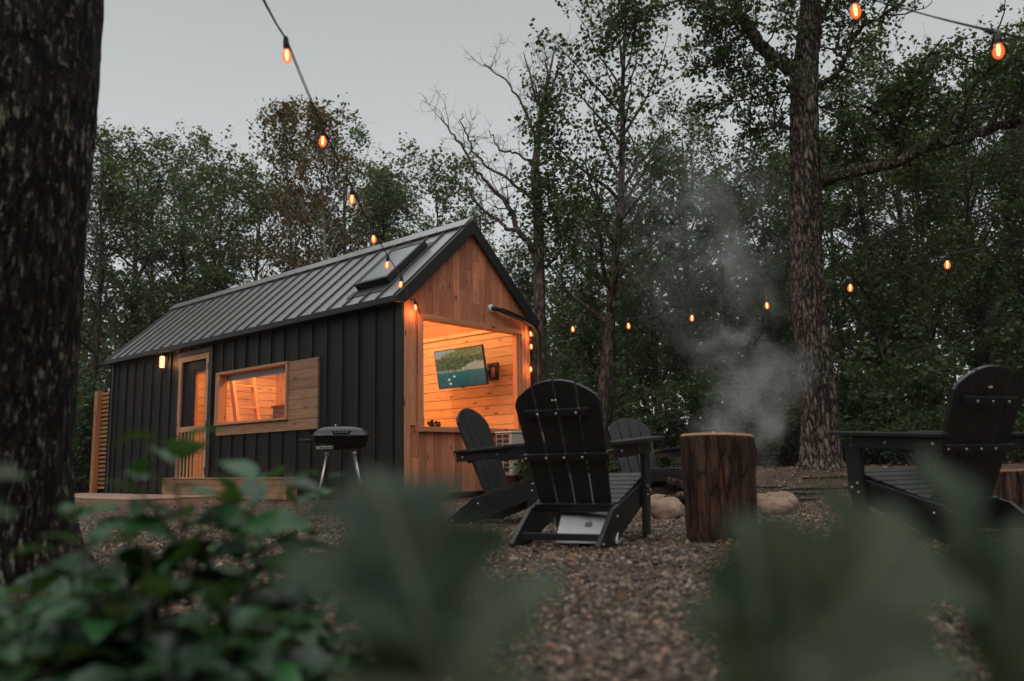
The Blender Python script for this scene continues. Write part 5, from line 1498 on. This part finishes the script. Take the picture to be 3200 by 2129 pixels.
def weed(seed, H, leaf, label, group, leafm, loc, dense=1.0, lean=.12, name='nettle_plant'):
    rs_ = np.random.RandomState(seed); random.seed(seed)
    t = empty(name, loc, 0, label, 'plant', group)
    mb = MB(); mb.smooth = True; lf = MB(); lf.smooth = True
    def stem(b_, d, l_, r_, straight=False):
        q = b_.copy(); S_ = [q.copy()]; n = max(4, int(l_/.042)); w1, w2 = rs_.uniform(0, 6, 2)
        for k in range(n):
            if straight:
                f = (k+1)/n; q = b_+Vector((d.x*l_*(f-1)+.012*math.sin(w1+f*5)*(1-f), d.y*l_*(f-1)+.012*math.sin(w2+f*4)*(1-f), l_*f))
            else: d = (d+Vector((rs_.normal(0, .07), rs_.normal(0, .07), .03))).normalized(); q = q+d*l_/n
            S_.append(q.copy())
        mb.tube(S_, [r_*(1-.6*k/n) for k in range(n+1)], 6, False)
        az = rs_.uniform(0, 6.28)
        for k in range(max(1, int(n*.18)), n+1, 1 if (l_ < .2 or group is None) else (1 if rs_.rand() < .5 else 2)):
            az += 1.57+rs_.normal(0, .25); t_ = k/n
            sz = leaf*(1.05-.35*t_**3)*rs_.uniform(.7, 1.15)
            for s_ in (0, math.pi):
                if rs_.rand() > dense: continue
                a = az+s_; e = .25-.75*rs_.rand()+(.5*t_**3)
                dd = Vector((math.cos(a)*math.cos(e), math.sin(a)*math.cos(e), math.sin(e)))
                p0 = S_[k]; p1 = p0+dd*sz*.22+Vector((0, 0, .01)); mb.tube([p0, p1], [.0016, .0012], 4, False)
                tip = p1+dd*sz+Vector((0, 0, -sz*.25*rs_.rand()))
                lf.piece(); vs, fs = leaf_blade(p1, tip, sz*rs_.uniform(.58, .78), Vector((rs_.normal(0, .25), rs_.normal(0, .25), 1)), rs_.uniform(.05, .35), rs_.uniform(.02, .16)); lf.add(vs, fs)
        return S_
    S_ = stem(Vector((0, 0, -.01)), Vector((rs_.normal(0, lean), rs_.normal(0, lean), 1)).normalized(), H, .0045, True)
    for j in range(3):
        k = int(len(S_)*rs_.uniform(.2, .7)); a = rs_.uniform(0, 6.28); stem(S_[k], Vector((math.cos(a)*.8, math.sin(a)*.8, .7)).normalized(), H*rs_.uniform(.22, .4), .003)
    mb.build('stem', M['stem'], t); lf.build('leaves', leafm, t); return t
WG = 'leafy weeds in the lower corner in front of the big trunk'
main = [ # px top, py top, D, leaf
 (392, 1030, 1.45, .12, 'tallest leafy weed, its top leaves in front of the screen door'),
 (655, 1108, 1.75, .105, 'slender weed whose top crosses the near end of the wooden step'),
 (745, 1110, 1.9, .10, 'thin pale topped weed below the grill'),
 (545, 1165, 1.5, .115, 'weed between the tallest one and the wooden step'),
 (290, 1190, 1.45, .115, 'weed leaning beside the tallest one, before the low deck'),
 (165, 1225, 1.4, .115, 'weed at the foot of the big trunk, just below the low deck')]
for k, (px_, py_, D, lf_, lb) in enumerate(main):
    p = sight(px_, py_, D); weed(100+k, p.z+.01, lf_, lb, None, M['leaf_near'], (p.x, D, 0))
fill = []
r3 = np.random.RandomState(12)
for k in range(19):
    px_ = r3.uniform(-80, 820); D = r3.uniform(1.15, 1.9)
    top = np.interp(px_, [-80, 100, 300, 450, 650, 820], [1280, 1250, 1230, 1230, 1330, 1440]) + r3.uniform(0, 230)
    p = sight(px_, top, D); fill.append((p, D))
for k, (p, D) in enumerate(fill):
    if p.z < .06: continue
    weed(200+k, p.z, r3.uniform(.08, .135), 'dark green weed among the low tangle in front of the big trunk', WG, M['leaf_weed'] if k % 3 else M['leaf_near'], (p.x, D, 0), .95)

# two very close oak seedlings, far out of focus
def lobed_leaf(b_, tip, width, up, lobes=4, curl=.10, fold=.14, n=44, m=9, seed=0):
    """broad oak leaf: deep rounded lobes either side of the midrib; returns blade verts/faces and vein paths"""
    b_, tip = Vector(b_), Vector(tip); ax = tip-b_; ln = ax.length; ax.normalize()
    sd = ax.cross(Vector(up)).normalized(); nm = sd.cross(ax).normalized(); vs = []; veins = []
    def pt(t, s_):
        env = math.sin(math.pi*min(1, t)**.8)**.6
        ph = t*lobes*math.pi*2 - .9 + (.35 if s_ > 0 else 0) + seed
        w = width*.5*env*(.74+.26*math.cos(ph))
        fw = .13*ln*abs(s_)*env
        return b_+ax*(ln*t+fw*.9)+sd*w*s_+nm*(fold*w*abs(s_)+curl*ln*math.sin(math.pi*t)+.02*ln*math.sin(9*t+3*s_))
    for i in range(n+1):
        t = i/n
        for k in range(m): vs.append(pt(t, -1+2*k/(m-1)))
    fs = [(i*m+k, i*m+k+1, (i+1)*m+k+1, (i+1)*m+k) for i in range(n) for k in range(m-1)]
    veins.append(([pt(i/12, 0)-nm*.0006 for i in range(13)], .0022))
    for l_ in range(lobes):
        t = (l_+.35)/lobes
        for s_ in (-1, 1): veins.append(([pt(t, 0)-nm*.0006, pt(t+.03, s_*.4)-nm*.0006, pt(t+.06, s_*.8)-nm*.0006], .0011))
    return vs, fs, veins
M['vein'] = simple('pale_leaf_vein', (.065, .09, .045), .6)
def sprig(label, stems, leaves, leafm, name='oak_seedling'):
    t = empty(name, (0, 0, 0), 0, label, 'plant')
    mb = MB(); mb.smooth = True; lf = MB(); lf.smooth = True; vn = MB(); vn.smooth = True
    for pts in stems:
        P = [sight(*q) for q in pts]; P = [Vector((P[0].x, P[0].y+.02, 0))] + P
        mb.tube(P, [.003]*len(P), 6, True)
    for i, (a, b_, w, tlt) in enumerate(leaves):
        lf.piece(); vs, fs, ve = lobed_leaf(sight(*a), sight(*b_), w, tlt, 2 if w < .11 else 3, seed=i*1.3); lf.add(vs, fs)
        for p_, r_ in ve: vn.tube(p_, r_, 5)
    mb.build('stem', M['stem'], t); lv = lf.build('leaves', leafm, t); vn.build('veins', M['vein'], lv)
    return t
sprig('very close blurred oak leaves low in front of the grill and the near chair',
  [[(1010, 1800, .44), (1005, 1620, .44), (1000, 1520, .44)]],
  [((1010, 1580, .44), (850, 1085, .50), .128, (.35, -.9, .55)),
   ((1010, 1560, .44), (1290, 1330, .46), .062, (.1, -.5, 1)),
   ((1000, 1540, .44), (640, 1300, .42), .066, (-.2, -.5, 1)),
   ((1010, 1600, .43), (1180, 1690, .38), .09, (0, -.9, .5)),
   ((990, 1600, .43), (830, 1690, .38), .09, (-.2, -.9, .5))], M['leaf_pale'])
sprig('very close blurred green oak leaves low in front of the dark chair',
  [[(1720, 1850, .40), (1710, 1750, .40), (1740, 1650, .41)], [(2300, 1850, .45), (2290, 1600, .45)]],
  [((1740, 1680, .41), (2090, 1190, .47), .125, (.2, -.9, .6)),
   ((1750, 1640, .41), (1710, 1190, .45), .065, (.2, -1, .3)),
   ((1750, 1640, .41), (1580, 1390, .40), .05, (0, -.7, .8)),
   ((2270, 1540, .45), (2125, 1045, .50), .055, (.3, -1, .3)),
   ((2290, 1560, .45), (2350, 1200, .47), .06, (0, -.9, .6)),
   ((1780, 1680, .40), (2230, 1560, .39), .10, (.0, -.8, .8)),
   ((2290, 1640, .44), (2400, 1500, .42), .06, (0, -.8, .8))], M['leaf_pale'])
sprig('single blurred leaf tip poking in at the picture edge over the big trunk',
  [[(-120, 1300, .95), (-80, 1120, .95)]], [((-100, 1110, .95), (62, 1102, .95), .04, (0, -.6, 1)), ((-90, 1180, .95), (35, 1190, .93), .035, (0, -.6, 1))], M['leaf_pale'], 'leafy_twig')

hz = bpy.data.materials.new('evening_haze'); hz.use_nodes = True; ht = hz.node_tree; ht.nodes.clear()
ho = ht.nodes.new('ShaderNodeOutputMaterial'); hv = ht.nodes.new('ShaderNodeVolumePrincipled'); hv.inputs['Density'].default_value = .0004; hv.inputs['Color'].default_value = (.88, .93, .95, 1)
ht.links.new(hv.outputs[0], ho.inputs['Volume'])
mb = MB(); mb.box((-125, -65, -1.5), (125, 165, 24)); hb = mb.build('haze', hz); tag(hb, 'thin evening haze and drifted smoke between the trees', kind='stuff')

# ------------------------------------------------------------------ sky and light
w = bpy.data.worlds.new('World'); scene.world = w; w.use_nodes = True
nt = w.node_tree; nt.nodes.clear()
out = nt.nodes.new('ShaderNodeOutputWorld'); bg = nt.nodes.new('ShaderNodeBackground')
sky = nt.nodes.new('ShaderNodeTexSky'); sky.sky_type = 'NISHITA'; sky.sun_disc = False
SUN_EL, SUN_AZ = R(4), R(200)
sky.sun_elevation = SUN_EL; sky.sun_rotation = SUN_AZ
tc = nt.nodes.new('ShaderNodeTexCoord'); sx = nt.nodes.new('ShaderNodeSeparateXYZ'); nt.links.new(tc.outputs['Generated'], sx.inputs[0])
rp_ = nt.nodes.new('ShaderNodeValToRGB'); nt.links.new(sx.outputs[2], rp_.inputs[0])
st_ = [(.0, (.58, .57, .56)), (.16, (.70, .72, .74)), (.30, (.64, .67, .685)), (.57, (.47, .487, .477)), (.74, (1.3, 1.32, 1.33)), (1, (2.3, 2.33, 2.36))]
cr = rp_.color_ramp
while len(cr.elements) < len(st_): cr.elements.new(.5)
for e_, (p, c) in zip(cr.elements, st_): e_.position = p; e_.color = (*c, 1)
k1 = nt.nodes.new('ShaderNodeMix'); k1.data_type = 'RGBA'; k1.blend_type = 'MIX'
sc_ = nt.nodes.new('ShaderNodeMix'); sc_.data_type = 'RGBA'; sc_.blend_type = 'MULTIPLY'; sc_.inputs[0].default_value = 1; sc_.inputs[7].default_value = (.1, .1, .1, 1)
nt.links.new(sky.outputs[0], sc_.inputs[6]); k1.inputs[0].default_value = .08
nt.links.new(rp_.outputs[0], k1.inputs[6]); nt.links.new(sc_.outputs[2], k1.inputs[7])
nt.links.new(k1.outputs[2], bg.inputs[0]); bg.inputs[1].default_value = 1.0
nt.links.new(bg.outputs[0], out.inputs[0])
sl = bpy.data.lights.new('sun', 'SUN'); sl.energy = .5; sl.angle = R(25); sl.color = (1, .93, .85)
so = bpy.data.objects.new('sun', sl); COL.objects.link(so)
d = Vector((math.sin(SUN_AZ)*math.cos(R(35)), math.cos(SUN_AZ)*math.cos(R(35)), math.sin(R(35))))
so.rotation_euler = d.to_track_quat('Z', 'Y').to_euler()

# ------------------------------------------------------------------ camera
cd = bpy.data.cameras.new('camera'); cd.sensor_width = 36; cd.lens = LENS; cd.clip_end = 600; cd.clip_start = .02
cam = bpy.data.objects.new('camera', cd); COL.objects.link(cam); scene.camera = cam
cam.matrix_world = Matrix.Translation((0, 0, CAM_H)) @ Matrix.Rotation(math.pi/2+PITCH, 4, 'X') @ Matrix.Rotation(-ROLL, 4, 'Z')
cd.dof.use_dof = True; cd.dof.focus_distance = 11.0; cd.dof.aperture_fstop = 1.65

scene.view_settings.view_transform = 'Standard'; scene.view_settings.look = 'None'; scene.view_settings.exposure = 0; scene.view_settings.gamma = 1
scene.render.engine = 'CYCLES'
cy = scene.cycles
cy.use_denoising = True; cy.max_bounces = 8; cy.diffuse_bounces = 4; cy.glossy_bounces = 3; cy.transmission_bounces = 4; cy.transparent_max_bounces = 12; cy.volume_bounces = 1
cy.sample_clamp_indirect = 4.0; cy.volume_step_rate = 2.0; cy.caustics_reflective = False; cy.caustics_refractive = False
